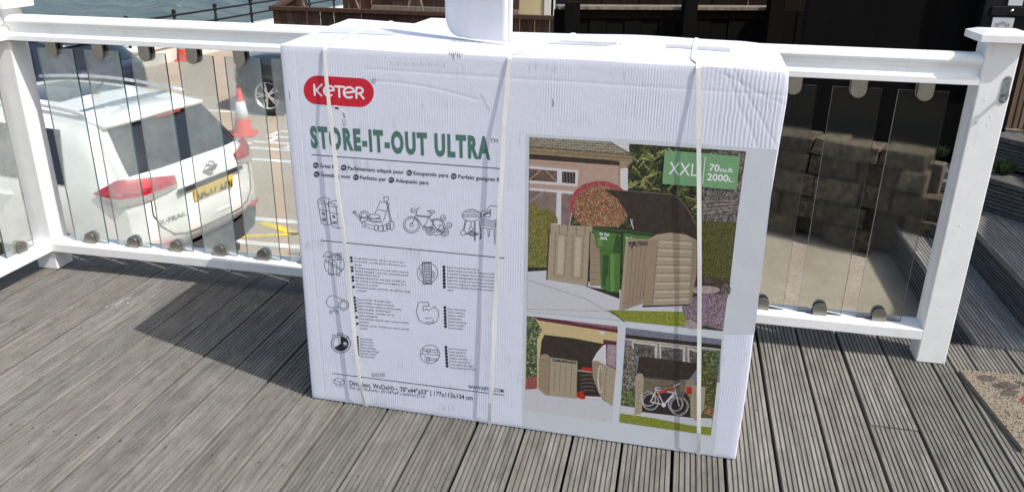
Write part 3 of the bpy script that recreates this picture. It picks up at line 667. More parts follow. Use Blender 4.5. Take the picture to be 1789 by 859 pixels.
p.build('lock_drawing')
p = Print(OFF0); LN(p, Zs, (287, 550), (322, 532), (384, 556), (384, 586), (350, 600), (290, 582), closed=True); LN(p, Zs, (287, 550), (348, 575), (384, 556)); LN(p, Zs, (348, 575), (350, 600)); LN(p, Zs, (300, 600), (350, 620), (380, 605)); p.build('carton_drawing')

# --- small lettering blocks
def block(name, rows, Zq, x0, y0, dy, drift, slope, x1s, h, dots=None, dx=-34, rdot=17, sc_=1.0):
    pq = Print(OFF0)
    for k, (body, x1) in enumerate(zip(rows, x1s)):
        xa = x0 + drift * k; ya = y0 + dy * k
        a = Zq((xa, ya))[0]; bq = Zq((x1, ya + slope * (x1 - xa)))[0]
        pq.text(body, a, bq, h, INK, 0.0)
        if dots is None or dots[k]:
            c = Zq((xa + dx, ya - 8 * sc_ - 4))[0]; pq.ell(c[0], c[1], rdot, rdot * 1.02, INK, 14)
    return pq.build(name)
block('care_lettering', ['Virtually maintenance free - does not rust, dent or peel', 'Pas d\'entretien - ne rouille pas, ne se déforme pas, ne se', 'raye pas', 'No necesita mantenimiento no se oxida, abolla o desconcha', 'Praktisch wartungsfrei - rostet nicht, verbeult nicht und die', 'Oberfläche blättert nicht ab', 'Nagenoeg onderhoudsvrij - roest, deukt of schilfert niet', 'Non necessita di manutenzione non arrugginisce, non si', 'ammacca, non si scrosta', 'Praticamente dispensa manutenção - não enferruja, estraga', 'ou descasca'],
      Zc, 612, 246, 44.0, 3.6, 0.088, [1290, 1320, 720, 1365, 1355, 962, 1310, 1325, 940, 1380, 790], 3.0, [1, 1, 0, 1, 1, 0, 1, 1, 0, 1, 0], -36, 2.4)
block('weather_lettering', ['Sturdy & durable - All weather design', 'Solide et durable - conception tous temps', 'Robusto y duradero. Diseño para todos los climas', 'Robust & langlebig - Allwettertauglich', 'Stevig & duurzaam - Ontworpen voor alle', 'weersomstandigheden', 'Design resistente e durevole, adatto a qualsiasi condizione', 'atmosferica', 'Resistente e durável - Concebido para todas as condições', 'climáticas'],
      Zg, 342, 77, 18.6, 2.0, 0.09, [538, 556, 597, 540, 557, 465, 645, 412, 645, 404], 3.0, [1, 1, 1, 1, 1, 0, 1, 0, 1, 0], -13, 2.3)
block('assembly_lettering', ['Easy assembly', 'Facile à monter', 'Fácil de montar', 'Einfache Montage', 'Eenvoudige montage', 'Facile da montare', 'Fácil de montar'], Zg, 360, 304, 17.0, 0.8, 0.09, [433, 438, 440, 452, 469, 455, 445], 3.0, None, -15, 2.3)
block('vent_lettering', ['Built-in vent prevents odor build-up', 'Aérateur intégré pour éviter les émanations d\'odeur', 'El respiradero integrado evita la acumulación de olor', 'Eingebaute Lüftungsschlitze verhindern Geruchsb.', 'Ingebouwde ventilatie ter voorkoming van luchtjes', 'Prese d\'aria integrate per evitare l\'accumulo di odori', 'Ventiladores embutidos que previnem a acumulação', 'odores'],
      Zd, 678, 262, 54.5, 1.4, 0.082, [1215, 1490, 1490, 1485, 1462, 1480, 1475, 790], 3.1, [1, 1, 1, 1, 1, 1, 1, 0], -52, 2.7)
block('strength_lettering', ['Metal reinforcements', 'Renfort métallique', 'Refuerzo metálico', 'Metallverstärkt', 'Metalen versterking', 'Rinforzi in metallo', 'Reforço metálico'], Zg, 866, 133, 18.2, 0.7, 0.085, [973, 966, 964, 948, 974, 962, 957], 3.0, None, -16, 2.6)
block('lock_lettering', ['Dual lock functional', 'Double système de', 'Doble sistema de cie.', 'Zweifach verschließb.', 'Dubbele vergrendeling', 'Funzionalità di bloccaggio', 'Funcionalidade dupla de fecho'], Zg, 872, 362, 18.0, 1.2, 0.085, [976, 971, 978, 984, 994, 1016, 1030], 3.0, None, -16, 2.6)
pr = Print(OFF0); pr.text('Dim. (ext. WxDxH)~: 70\'\'x44\'\'x53\'\' | 177x113x134 cm', (611, 672), (826, 698.5), 8.2, INK, 0.01); pr.text('Dim. (int. WxDxH)~: 65\'\'x38\'\'x50\'\' | 164x97x127 cm', (611.5, 678.5), (743.5, 694.5), 4.8, INK); pr.build('dimension_lettering'); pr = Print(OFF0); pr.text('WWW.KETER.COM', (818, 677.5), (880, 685), 6.0, INK, 0.01); pr.build('address_lettering')

# --- coated panel with three photographs
pr = Print(0.0003)
pr.poly([(919.5, 233.5), (1140, 246), (1358, 261.5), (1352, 300), (1318, 583), (1265, 583.5), (1248, 794), (1080, 771), (912.5, 744.5), (913.5, 640), (918, 380)], M['panelwhite'])
panel = pr.build('printed_panel')
def pc(name, c, var=0.25, sc_=90): 
    M[name] = flat('print_' + name, c, 0.45, 0, var, sc_); return M[name]
ROOF = pc('roof_tile', (0.30, 0.27, 0.20), 0.4, 130); EAVE = pc('eave', (0.26, 0.19, 0.11)); DARK = pc('dark', (0.025, 0.018, 0.015)); WALL = pc('rose_wall', (0.42, 0.29, 0.23), 0.08); PWH = pc('trim_white', (0.60, 0.58, 0.60), 0.05); PANE = pc('pane', (0.12, 0.075, 0.06), 0.6, 60)
BLIND = pc('blind', (0.21, 0.15, 0.135), 0.3, 40); TAN = pc('tan', (0.36, 0.29, 0.205), 0.06); TAN2 = pc('tan_shade', (0.30, 0.225, 0.15), 0.06); TANH = pc('tan_light', (0.47, 0.40, 0.30), 0.05); BINL = pc('bin_light', (0.12, 0.25, 0.07), 0.1); TANL = pc('tan_line', (0.16, 0.12, 0.085)); LIDB = pc('lid_brown', (0.035, 0.024, 0.019), 0.3, 60); BIN = pc('bin_green', (0.07, 0.165, 0.035), 0.12, 40); BIND = pc('bin_shadow', (0.025, 0.075, 0.018))
CONC = pc('driveway', (0.55, 0.545, 0.58), 0.04); GRASS = foliage('print_grass', [(0.2, (0.12, 0.15, 0.01)), (0.7, (0.26, 0.28, 0.03))], 442); M['g'] = GRASS
HEDGE = foliage('print_hedge', [(0.2, (0.035, 0.035, 0.008)), (0.5, (0.15, 0.14, 0.025)), (0.8, (0.29, 0.26, 0.07))], 561); HEDGED = foliage('print_dark_hedge', [(0.2, (0.01, 0.012, 0.005)), (0.5, (0.06, 0.06, 0.012)), (0.8, (0.15, 0.14, 0.03))], 561)
BUSH = foliage('print_red_bush', [(0.22, (0.02, 0.015, 0.01)), (0.4, (0.30, 0.07, 0.045)), (0.55, (0.19, 0.17, 0.05)), (0.72, (0.36, 0.16, 0.10)), (0.85, (0.50, 0.42, 0.28))], 561)
BUSHR = foliage('print_red_rim', [(0.25, (0.22, 0.02, 0.03)), (0.6, (0.42, 0.06, 0.09)), (0.85, (0.40, 0.20, 0.17))], 561)
FIR = foliage('print_fir', [(0.40, (0.006, 0.008, 0.006)), (0.55, (0.03, 0.037, 0.01)), (0.68, (0.12, 0.13, 0.03)), (0.9, (0.30, 0.30, 0.14))], 255, 0.8, 0.3, 0.13); TWIG = foliage('print_twigs', [(0.3, (0.02, 0.018, 0.015)), (0.52, (0.09, 0.078, 0.068)), (0.8, (0.34, 0.31, 0.29))], 442, 0.8, 0.4, 0.2)
LAV = foliage('print_lavender', [(0.22, (0.03, 0.025, 0.02)), (0.42, (0.17, 0.14, 0.10)), (0.62, (0.26, 0.15, 0.26)), (0.85, (0.42, 0.30, 0.44))], 510); SOIL = pc('soil', (0.055, 0.035, 0.025)); STONEP = pc('paver', (0.36, 0.29, 0.28))
CREAM = pc('cream', (0.55, 0.42, 0.22), 0.06); MAROON = pc('maroon', (0.10, 0.018, 0.03)); MAROONL = pc('maroon_light', (0.25, 0.10, 0.13)); IVY = foliage('print_ivy', [(0.25, (0.008, 0.015, 0.008)), (0.5, (0.04, 0.085, 0.03)), (0.8, (0.24, 0.30, 0.16))], 391, 0.8, 0.4, 0.2); PRED = pc('tool_red', (0.42, 0.02, 0.015)); PLANT = pc('planter', (0.30, 0.09, 0.08)); SLATE = pc('slate', (0.20, 0.20, 0.26), 0.3, 130); CRM2 = pc('window_cream', (0.50, 0.46, 0.36)); LILAC = pc('lilac_wall', (0.33, 0.25, 0.28))
def inside(x, y, poly):
    c = False; j = len(poly) - 1
    for i in range(len(poly)):
        (xi, yi), (xj, yj) = poly[i], poly[j]
        if (yi > y) != (yj > y) and x < (xj - xi) * (y - yi) / (yj - yi + 1e-12) + xi: c = not c
        j = i
    return c
def scatter(p, poly, n, ln, wd, mats, ang, spread, seed=1, light=None):
    # printed leaves, blades and twigs
    r_ = random.Random(seed); xs = [q[0] for q in poly]; ys = [q[1] for q in poly]; p.k += 1; o = -(p.off + p.k * 0.000008); done = 0; y0, y1 = min(ys), max(ys)
    for t in range(n * 6):
        if done >= n: break
        x, y = r_.uniform(min(xs), max(xs)), r_.uniform(y0, y1)
        if not inside(x, y, poly): continue
        a = ang + r_.uniform(-spread, spread); l = ln * r_.uniform(.5, 1.3); w = wd * r_.uniform(.6, 1.3); dx, dy = math.cos(a) * l / 2, math.sin(a) * l / 2; nx_, ny2 = -math.sin(a) * w / 2, math.cos(a) * w / 2
        pts = [(x - dx, y - dy), (x + nx_, y + ny2), (x + dx, y + dy), (x - nx_, y - ny2)]
        if not all(inside(u, v, poly) for u, v in pts): continue
        done += 1; q = [face(*u) for u in pts]; p.mb.add([(u, o - 0.00000002 * done, v) for u, v in q], [(0, 1, 2, 3)], p.mi(r_.choice(mats)))
LF1 = pc('leaf_yellow', (0.33, 0.33, 0.10)); LF2 = pc('leaf_green', (0.11, 0.15, 0.03)); LF3 = pc('leaf_dark', (0.018, 0.022, 0.012)); LF4 = pc('leaf_red', (0.40, 0.07, 0.07)); LF5 = pc('leaf_cream', (0.50, 0.43, 0.30)); LF6 = pc('leaf_orange', (0.33, 0.15, 0.08)); LVP = pc('lavender_bloom', (0.33, 0.20, 0.36)); LVD = pc('lavender_stem', (0.13, 0.11, 0.07)); TWG = pc('twig', (0.42, 0.37, 0.35)); GRL = pc('grass_light', (0.34, 0.36, 0.06)); OLV = pc('olive_leaf', (0.20, 0.18, 0.035)); OLD = pc('olive_dark', (0.045, 0.042, 0.012))
A_ = zf(920, 230, 4.52); B_ = zf(1100, 240, 4.295); C_ = zf(910, 400, 4.295); D_ = zf(1070, 400, 3.904)
p = Print(0.0005)
p.poly([(925, 239.5), (1100, 251), (1303.5, 264.5), (1286, 395), (1263, 578), (1092, 560), (921.5, 543.5)], FIR)
p.poly([(1226, 265), (1303.5, 264.5), (1287, 388), (1226, 387)], TWIG); p.poly([(1226, 268), (1290, 270), (1286, 300), (1226, 300)], FIR)
for k in range(4): p.line([(1227, 352 + 7 * k), (1288, 350 + 5 * k)], 0.002, STONEP)
def sprigs(p, poly, n, ln, seed):
    # drooping fir sprays: a dark stem hung with light needles
    r_ = random.Random(seed); xs = [q[0] for q in poly]; ys = [q[1] for q in poly]; p.k += 1; o = -(p.off + p.k * 0.000008); c = 0
    for t in range(n * 5):
        if c >= n: break
        x, y = r_.uniform(min(xs), max(xs)), r_.uniform(min(ys), max(ys)); a = r_.choice((.55, 2.4)) + r_.uniform(-.35, .35); l = ln * r_.uniform(.6, 1.3); ex_, ey_ = x + math.cos(a) * l, y + math.sin(a) * l
        if not (inside(x, y, poly) and inside(ex_, ey_, poly) and inside(ex_ - 3, ey_ + 6, poly) and inside(ex_ + 3, ey_ + 6, poly)): continue
        c += 1; m_ = r_.choice((LF1, LF1, LF7, LF2))
        for k in range(11):
            f = k / 10; bx, by = x + (ex_ - x) * f, y + (ey_ - y) * f
            for sd in (-1, 1):
                b2 = 1.57 + sd * r_.uniform(.15, .95); nl = r_.uniform(3.0, 6.5) * (1.1 - .5 * f); w = .75; dx, dy = math.cos(b2) * nl, math.sin(b2) * nl
                q = [face(bx - w, by), face(bx + w, by), face(bx + dx, by + dy)]; p.mb.add([(u, o - 0.00000004 * c, v) for u, v in q], [(0, 1, 2)], p.mi(m_))
LF7 = pc('leaf_lime', (0.42, 0.44, 0.17))
sprigs(p, [(1098, 252), (1228, 260), (1228, 420), (1190, 345), (1060, 338), (1098, 300)], 60, 15, 3); sprigs(p, [(1150, 256), (1295, 266), (1290, 330), (1150, 330)], 26, 12, 4)
scatter(p, [(1226, 262), (1303, 266), (1287, 388), (1226, 387)], 420, 8, 0.9, [TWG, TWG, LF3, LF3, LVD], 0.3, 1.5, 5)
p.poly(A_((22, 205), (790, 235), (790, 470), (22, 740)), WALL)
p.poly(A_((725, 265), (740, 265), (740, 460), (725, 460)), TAN2); p.poly(A_((740, 290), (800, 285), (800, 470), (740, 470)), PWH)
p.poly(A_((22, 45), (660, 80), (832, 185), (22, 122)), ROOF)
for k in range(5): p.line(A_((22, 45 + 17 * k), (690 + 32 * k, 84 + 22 * k)), 0.0011, DARK)
for k in range(5):
    for j in range(16): 
        x = 40 + j * 42 + (k % 2) * 20; yy = 47 + 16 * k + x * 0.058; p.line(A_((x, yy), (x, yy + 15)), 0.0009, DARK)
p.poly(A_((660, 80), (808, 95), (812, 165)), PWH); p.line(A_((660, 80), (832, 185)), 0.002, DARK)
p.poly(A_((22, 122), (836, 187), (838, 238), (22, 176)), EAVE); p.line(A_((22, 120), (836, 186)), 0.002, DARK); p.line(A_((22, 150), (836, 214)), 0.001, DARK)
p.poly(A_((22, 176), (735, 236), (735, 268), (22, 216)), LIDB); p.poly(A_((735, 240), (836, 238), (785, 280), (735, 290)), TAN2)
p.line(A_((22, 236), (437, 272), (432, 450)), 0.0014, TAN2)
p.poly(A_((22, 270), (410, 305), (402, 432), (22, 406)), PWH); p.poly(A_((22, 291), (241, 310), (240, 400), (22, 384)), PANE); p.poly(A_((280, 314), (386, 322), (383, 411), (280, 402)), DARK)
p.line(A_((30, 375), (110, 305)), 0.004, TAN2); p.line(A_((150, 305), (235, 392)), 0.004, TAN2)
for k in range(4): p.line(A_((292 + 24 * k, 318), (296 + 24 * k, 402)), 0.0012, LILAC)
p.poly(A_((22, 443), (392, 472), (340, 745), (22, 745)), PWH); p.poly(A_((22, 462), (238, 480), (230, 720), (22, 720)), BLIND); p.poly(A_((275, 485), (382, 495), (335, 742), (272, 738)), BLIND)
for k in range(14): p.line(A_((22, 478 + 17 * k), (236, 492 + 17 * k)), 0.0008, TANL); p.line(A_((275, 496 + 17 * k), (376, 504 + 17 * k)), 0.0008, TANL)
p.line(A_((25, 555), (140, 470)), 0.003, LILAC)
p.poly(A_((125, 600), (180, 605), (245, 680), (245, 725), (180, 725)), HEDGE)
p.poly(A_((20, 560), (60, 570), (120, 615), (165, 660), (192, 720), (188, 800)) + C_((200, 312), (52, 316)), HEDGE); p.poly(C_((52, 285), (200, 290), (200, 315), (52, 318)), DARK)
scatter(p, A_((20, 570), (60, 580), (120, 625), (160, 670), (185, 730), (180, 800)) + C_((195, 280), (54, 285)), 500, 2.6, 1.4, [OLV, OLV, LF1, OLD], 0.5, 1.5, 6)
p.ell(1048, 357, 53, 41, BUSHR, 40); p.ell(1050, 364, 49, 41, BUSH, 40)
ring_ = lambda cx_, cy_, rx, ry: [(cx_ + rx * math.cos(t * .157), cy_ + ry * math.sin(t * .157)) for t in range(40)]
scatter(p, ring_(1048, 357, 54, 42), 420, 3.2, 1.8, [LF4, LF4, LF4, LF3], 0, 3, 7); scatter(p, ring_(1051, 366, 48, 40), 700, 3.0, 1.7, [LF5, LF6, LF2, LF4, LF3, LF1], 0, 3, 8)
p.poly([(1226, 387), (1287, 388), (1275, 496), (1220, 492)], HEDGED); p.poly([(1216, 476), (1276, 492), (1271, 520), (1200, 526)], SOIL)
scatter(p, [(1226, 389), (1285, 390), (1274, 488), (1222, 486)], 620, 2.6, 1.2, [OLV, OLD, OLD, LF2], 1.5, .6, 9); p.ell(1232, 506, 26, 7, STONEP); p.ell(1268, 506, 9, 11, TWIG, 14)
for k in range(7): p.line([(1238, 494), (1229 + 3 * k, 484 + abs(k - 3))], 0.0014, TWIG)
p.poly([(921.6, 474), (957, 472), (1030, 492), (1082, 505), (1130, 520), (1205, 525), (1195, 545), (1092, 560), (921.6, 543.8)], CONC); p.line(C_((55, 380), (480, 520), (700, 640)), 0.0012, TANL); p.line(C_((55, 598), (650, 616)), 0.001, TANL)
p.poly([(1060, 541), (1193, 544), (1212, 572.5), (1092, 560)], GRASS); p.line(C_((680, 620), (775, 690)), 0.003, SOIL)
p.ell(1212, 565, 17, 9, STONEP, 18)
p.poly([(1191, 537), (1196, 527), (1207, 520), (1222, 516), (1238, 512), (1255, 513), (1270, 516), (1263.5, 576), (1240, 570), (1222, 566), (1204, 556), (1194, 549)], LAV)
scatter(p, [(1191, 537), (1196, 527), (1207, 520), (1222, 516), (1238, 512), (1255, 513), (1270, 516), (1263.5, 576), (1240, 570), (1222, 566), (1204, 556), (1194, 549)], 520, 5, 1.1, [LVP, LVP, LVD, TWG, LF3], -1.2, .8, 10)
scatter(p, [(1072, 544), (1192, 546), (1208, 571), (1092, 559)], 260, 4, .9, [GRL, LF2, GRL], -1.3, .5, 11)
p.poly([(1040, 395), (1119, 398), (1217, 415), (1216, 440), (1130, 470), (1045, 470)], DARK)
p.poly(C_((522, 30), (600, 30), (600, 424), (518, 424)), TAN2)
for k in range(6): p.line(C_((525, 105 + 54 * k), (598, 110 + 54 * k)), 0.0014, TANL)
p.poly(C_((475, 425), (740, 470), (740, 522)), DARK)
p.poly(C_((770, 30), (985, 55), (985, 300), (760, 300)), BIN)
p.poly(C_((545, 5), (752, 38), (745, 300), (738, 475), (665, 468), (600, 440), (590, 145), (566, 135)), BIN); p.poly(C_((615, 190), (660, 195), (655, 350), (640, 355), (636, 430), (610, 420)), BIND); p.poly(C_((715, 40), (752, 60), (752, 180), (690, 178)), BIND); p.poly(C_((672, 185), (700, 190), (700, 466), (672, 464)), BINL); p.poly(C_((575, 60), (610, 66), (610, 130), (575, 125)), BINL); p.line(C_((665, 180), (665, 466)), 0.0012, BIND); p.line(C_((566, 135), (600, 150), (750, 180)), 0.0012, BIND)
p.poly(A_((520, 748), (640, 755), (1000, 800), (1000, 815), (520, 770)), BIND)
p.text('96 Gal', C_((588, 44))[0], C_((662, 52))[0], 4.8, WHITE, 0.02); p.text('360L', C_((594, 74))[0], C_((652, 80))[0], 4.8, WHITE, 0.02); p.text('96 Gal', C_((785, 74))[0], C_((850, 80))[0], 4.0, WHITE, 0.02)
p.poly([(1055, 330.5), (1100, 333.5), (1140, 336), (1174, 339.5), (1187, 347), (1199, 361), (1208, 376), (1214, 391), (1217, 420), (1160, 408), (1104, 401), (1101, 385), (1093, 368), (1079, 347)], LIDB); p.line([(1055, 330.5), (1100, 333.5), (1174, 339.5), (1187, 347), (1199, 361), (1208, 376), (1214, 391)], 0.0022, TANL)
for k in range(6): p.line([(1108 + 16 * k, 352 + 2 * k), (1122 + 15 * k, 398 + 2 * k)], 0.0012, DARK)
p.line(A_((820, 690), (845, 765)), 0.002, PWH); p.line(A_((835, 690), (830, 740)), 0.0014, PWH)
p.poly(A_((185, 728), (518, 748)) + C_((500, 426), (195, 376)), TAN)
for x in (235, 255, 265): pass
for (x0, y0, x1, y1) in ((265, 30, 335, 355), (395, 40, 465, 368)): p.line(C_((x0, y0), (x1 + 8, y0 + 12), (x1 - 10, y1), (x0 - 12, y1 - 10)), 0.0013, TANL, True); p.line(C_((x0 - 8, y0), (x0 - 22, y1 + 5), (x1 - 12, y1 + 16)), 0.0018, TAN2)
for k in range(6):
    for x in (258, 350, 378, 478): p.ell(*C_((x - 3 * k, 38 + 58 * k + (x - 258) * 0.1))[0], 0.8, 0.8, DARK, 6)
for k in range(5): p.line(A_((190 + 68 * k, 732 + 4 * k), (190 + 68 * k, 798 + 3 * k)), 0.0016, TANL)
p.poly(C_((285, 50), (325, 56), (318, 340), (272, 332)), TANH); p.poly(C_((412, 60), (455, 66), (440, 355), (400, 348)), TANH); p.line(C_((215, 0), (195, 376)), 0.0028, DARK); p.line(C_((522, 20), (502, 424)), 0.0026, DARK)
p.poly(D_((252, 62), (300, 36), (400, 22), (500, 36), (575, 74), (575, 300), (522, 516), (215, 524), (245, 90)), TAN); p.poly(D_((245, 66), (312, 75), (270, 520), (208, 522)), TAN2)
p.line(D_((312, 72), (272, 518)), 0.0016, TANL); p.line(D_((252, 62), (300, 36), (400, 22), (500, 36), (575, 74)), 0.0018, TANL); p.line(D_((560, 85), (520, 515)), 0.0014, TANL)
for k in range(8): p.poly(D_((318 - 5 * k, 78 + 57 * k), (556 - 5 * k, 91 + 54 * k), (555 - 5 * k, 106 + 54 * k), (317 - 5 * k, 92 + 57 * k)), TANH)
p.poly(D_((545, 80), (575, 78), (575, 300), (535, 510), (520, 510)), TAN2)
for k in range(8): p.line(D_((316 - 5 * k, 72 + 57 * k), (558 - 5 * k, 85 + 54 * k)), 0.0016, TANL)
p.poly(D_((205, 520), (520, 512), (522, 520), (206, 530)), DARK)
p.poly(D_((92, 62), (246, 66), (206, 505), (48, 560)), TAN2); p.poly(D_((92, 62), (108, 64), (68, 552), (48, 560)), TAN); p.poly(D_((110, 84), (242, 80), (240, 112), (112, 118)), TWIG)
for k in range(4): p.line(D_((140 + 28 * k, 120), (108 + 26 * k, 530 - 12 * k)), 0.0013, TANL)
p.line(D_((112, 90), (150, 95), (128, 130), (132, 120)), 0.003, DARK); p.line(D_((70, 500), (210, 462)), 0.0012, TANL)
main = p
pm = p.build('product_picture', 'picture of a beige garden store with its lid up and green bins inside', panel)
p = Print(0.0024)
p.poly(B_((265, 95), (830, 140), (802, 392), (245, 346)), LAB); p.text('XXL', B_((292, 274))[0], B_((505, 291))[0], 22.5, WHITE, 0.0); p.line(B_((568, 146), (548, 346)), 0.0016, WHITE)
p.text('70', B_((596, 248))[0], B_((672, 254))[0], 12.2, WHITE, 0.015); p.text('cu.ft.', B_((676, 254))[0], B_((780, 261))[0], 7.6, WHITE, 0.015); p.text('2000', B_((580, 318))[0], B_((738, 330))[0], 12.2, WHITE, 0.015); p.text('L.', B_((742, 330))[0], B_((776, 333))[0], 7.6, WHITE, 0.015)
p.build('size_label', None, panel)
P2 = zf(900, 540, 3.905); p = Print(0.0005)
p.poly(P2((80, 45), (700, 115), (660, 765), (65, 685)), CREAM)
p.poly(P2((70, 540), (160, 530), (240, 580), (420, 605), (600, 615), (665, 650), (660, 765), (65, 685)), CONC)
p.poly(P2((120, 48), (700, 118), (700, 160), (160, 75)), MAROON); p.poly(P2((330, 72), (700, 116), (700, 138), (420, 95)), MAROONL)
p.poly(P2((580, 146), (612, 150), (610, 174), (578, 172)), PWH); p.poly(P2((602, 205), (693, 218), (688, 420), (600, 380)), MAROON); p.poly(P2((630, 238), (692, 244), (684, 400), (622, 372)), LILAC)
p.poly(P2((80, 45), (130, 52), (185, 140), (150, 200), (150, 460), (74, 470)), IVY); scatter(p, P2((80, 45), (130, 52), (185, 140), (150, 200), (150, 460), (74, 470)), 220, 4.2, 2.4, [LF2, LF1, LF3, LF3, LF5], 0.5, 1.4, 12); p.poly(P2((74, 462), (150, 458), (150, 540), (70, 546)), PLANT)
for k in range(3): p.line(P2((92 + 22 * k, 465), (90 + 22 * k, 540)), 0.0014, MAROON)
p.poly(P2((530, 345), (550, 300), (590, 250), (620, 238), (620, 385), (560, 370)), PWH)
p.poly(P2((168, 330), (180, 215), (200, 172), (400, 196), (608, 236), (560, 290), (525, 350), (525, 400), (420, 360)), LIDB)
p.poly(P2((420, 350), (560, 380), (590, 600), (420, 600)), DARK); p.poly(P2((425, 410), (535, 424), (535, 434), (425, 420)), TAN)
for k in range(5): p.ell(*P2((495, 455 + 26 * k))[0], 13, 3.0, TANL, 14); p.ell(*P2((495, 458 + 26 * k))[0], 12, 2.4, DARK, 14)
p.poly(P2((455, 392), (525, 398), (525, 422), (450, 412)), PRED); p.ell(*P2((445, 582))[0], 7, 6, PRED, 14); p.ell(*P2((462, 596))[0], 6, 4, PRED, 14); p.poly(P2((480, 590), (590, 595), (590, 612), (480, 605)), PWH)
p.poly(P2((525, 352), (560, 350), (590, 365), (590, 600), (570, 570), (530, 460)), TAN2); p.ring(*P2((582, 475))[0], 4.0, 23, 0.004, PWH)
p.poly(P2((592, 365), (690, 410), (664, 655), (590, 610)), TAN); p.line(P2((625, 400), (605, 620)), 0.0014, TANL)
for k in range(5): p.ell(*P2((618 - 2 * k, 440 + 45 * k))[0], 0.8, 0.8, DARK, 6); p.ell(*P2((662 - 2 * k, 470 + 45 * k))[0], 0.8, 0.8, DARK, 6)
p.poly(P2((165, 330), (180, 308), (212, 302), (236, 320), (228, 585), (205, 580), (160, 540)), TAN2)
for k in range(6): p.line(P2((168, 345 + 36 * k), (230, 358 + 38 * k)), 0.0013, TANL)
p.poly(P2((238, 325), (426, 352), (416, 606), (230, 585)), TAN); p.poly(P2((255, 335), (418, 356), (416, 372), (255, 352)), TWIG); p.line(P2((238, 325), (230, 585)), 0.002, TANL)
for k in range(4): p.line(P2((272 + 38 * k, 362 + 5 * k), (264 + 38 * k, 555 + 6 * k)), 0.0013, TANL)
p.build('product_picture', 'picture of the garden store with tyres and red tools inside', panel)
P3 = zf(1070, 560, 3.905); p = Print(0.0005)
p.poly(P3((92, 45), (745, 125), (672, 780), (48, 690)), HEDGED)
p.poly(P3((90, 118), (740, 190), (730, 420), (85, 420)), SLATE); p.poly(P3((88, 110), (742, 178), (741, 200), (88, 128)), CRM2)
p.poly(P3((92, 45), (745, 125), (742, 168), (90, 96)), SLATE); p.poly(P3((90, 92), (742, 164), (741, 192), (90, 118)), DARK)
for k in range(3): p.line(P3((92, 58 + 13 * k), (743, 134 + 12 * k)), 0.0008, DARK)
for (x0, x1, y0) in ((130, 306, 135), (318, 498, 158), (510, 600, 180)):
    p.poly(P3((x0, y0), (x1, y0 + 22), (x1 - 4, y0 + 120), (x0 + 4, y0 + 100)), CRM2); p.poly(P3((x0 + 14, y0 + 16), (x1 - 16, y0 + 36), (x1 - 20, y0 + 120), (x0 + 16, y0 + 100)), TWIG)
    for k in range(7): p.line(P3((x0 + 14, y0 + 50 + 9 * k), (x1 - 18, y0 + 66 + 9 * k)), 0.0008, DARK)
p.poly(P3((86, 160), (130, 170), (165, 250), (160, 470), (66, 480)), TWIG); p.poly(P3((62, 470), (150, 480), (150, 580), (58, 570)), IVY)
p.poly(P3((610, 200), (735, 205), (690, 640), (610, 600)), HEDGED); p.poly(P3((620, 200), (735, 205), (722, 340), (650, 330)), IVY); p.poly(P3((630, 570), (690, 590), (685, 650), (625, 630)), BUSH)
scatter(p, P3((86, 160), (130, 170), (165, 250), (160, 470), (66, 480)), 220, 6, 1.0, [TWG, LF5, LVD, LF3], 1.3, .6, 13); scatter(p, P3((62, 470), (150, 480), (150, 580), (58, 570)), 110, 3.5, 2, [LF2, LF1, LF3], .5, 1.4, 14); scatter(p, P3((610, 200), (735, 205), (690, 640), (610, 600)), 420, 3.4, 1.8, [LF2, LF1, LF3, LF3, OLD], .5, 1.5, 15)
p.poly(P3((55, 575), (150, 590), (200, 620), (520, 655), (680, 665), (676, 725), (560, 715), (50, 630)), CONC); p.poly(P3((52, 628), (300, 665), (560, 716), (676, 724), (671, 780), (48, 690)), GRASS)
p.poly(P3((205, 380), (500, 410), (540, 660), (200, 620)), DARK); p.poly(P3((205, 385), (500, 415), (490, 500), (205, 480)), TANL)
p.poly(P3((165, 360), (180, 245), (200, 240), (580, 290), (575, 330), (520, 400), (430, 402), (205, 378)), LIDB)
for k in range(8): p.line(P3((200 + 40 * k, 262 + 4 * k), (190 + 40 * k, 370 + 4 * k)), 0.0011, DARK)
p.poly(P3((150, 640), (158, 380), (175, 355), (205, 360), (215, 395), (200, 630)), TAN); p.poly(P3((490, 480), (505, 405), (540, 398), (580, 440), (580, 690), (532, 650), (530, 520)), TAN2); p.poly(P3((535, 440), (635, 450), (625, 600), (580, 690), (532, 650)), TAN)
for k in range(6): p.ell(*P3((182 - 2 * k, 420 + 36 * k))[0], 0.9, 0.9, DARK, 6); p.ell(*P3((560, 500 + 25 * k))[0], 0.9, 0.9, DARK, 6)
p.poly(P3((505, 450), (542, 452), (542, 500), (505, 495)), PRED)
for (cx_, cy_, r_) in ((260, 550, 56), (455, 580, 62), (430, 565, 50), (245, 530, 50)): p.ring(*P3((cx_, cy_))[0], r_ / 3.905, r_ / 3.905, 0.0016, PWH); p.ring(*P3((cx_, cy_))[0], r_ * .88 / 3.905, r_ * .88 / 3.905, 0.0007, PWH, 20)
for pts in (((260, 550), (300, 470), (435, 490), (350, 570), (260, 550)), ((300, 470), (290, 455), (325, 450)), ((350, 570), (300, 470)), ((455, 580), (420, 440), (460, 425)), ((350, 570), (420, 490))): p.line(P3(*pts), 0.0032, PWH)
p.line(P3((310, 500), (430, 455)), 0.004, PRED); p.line(P3((300, 480), (415, 470)), 0.003, PRED); p.poly(P3((440, 480), (490, 486), (482, 528), (445, 522)), TWIG); p.line(P3((275, 450), (400, 440), (455, 420)), 0.003, SOIL); p.ell(*P3((350, 572))[0], 4, 4, PWH, 12)
p.build('product_picture', 'picture of two bicycles standing in the garden store', panel)

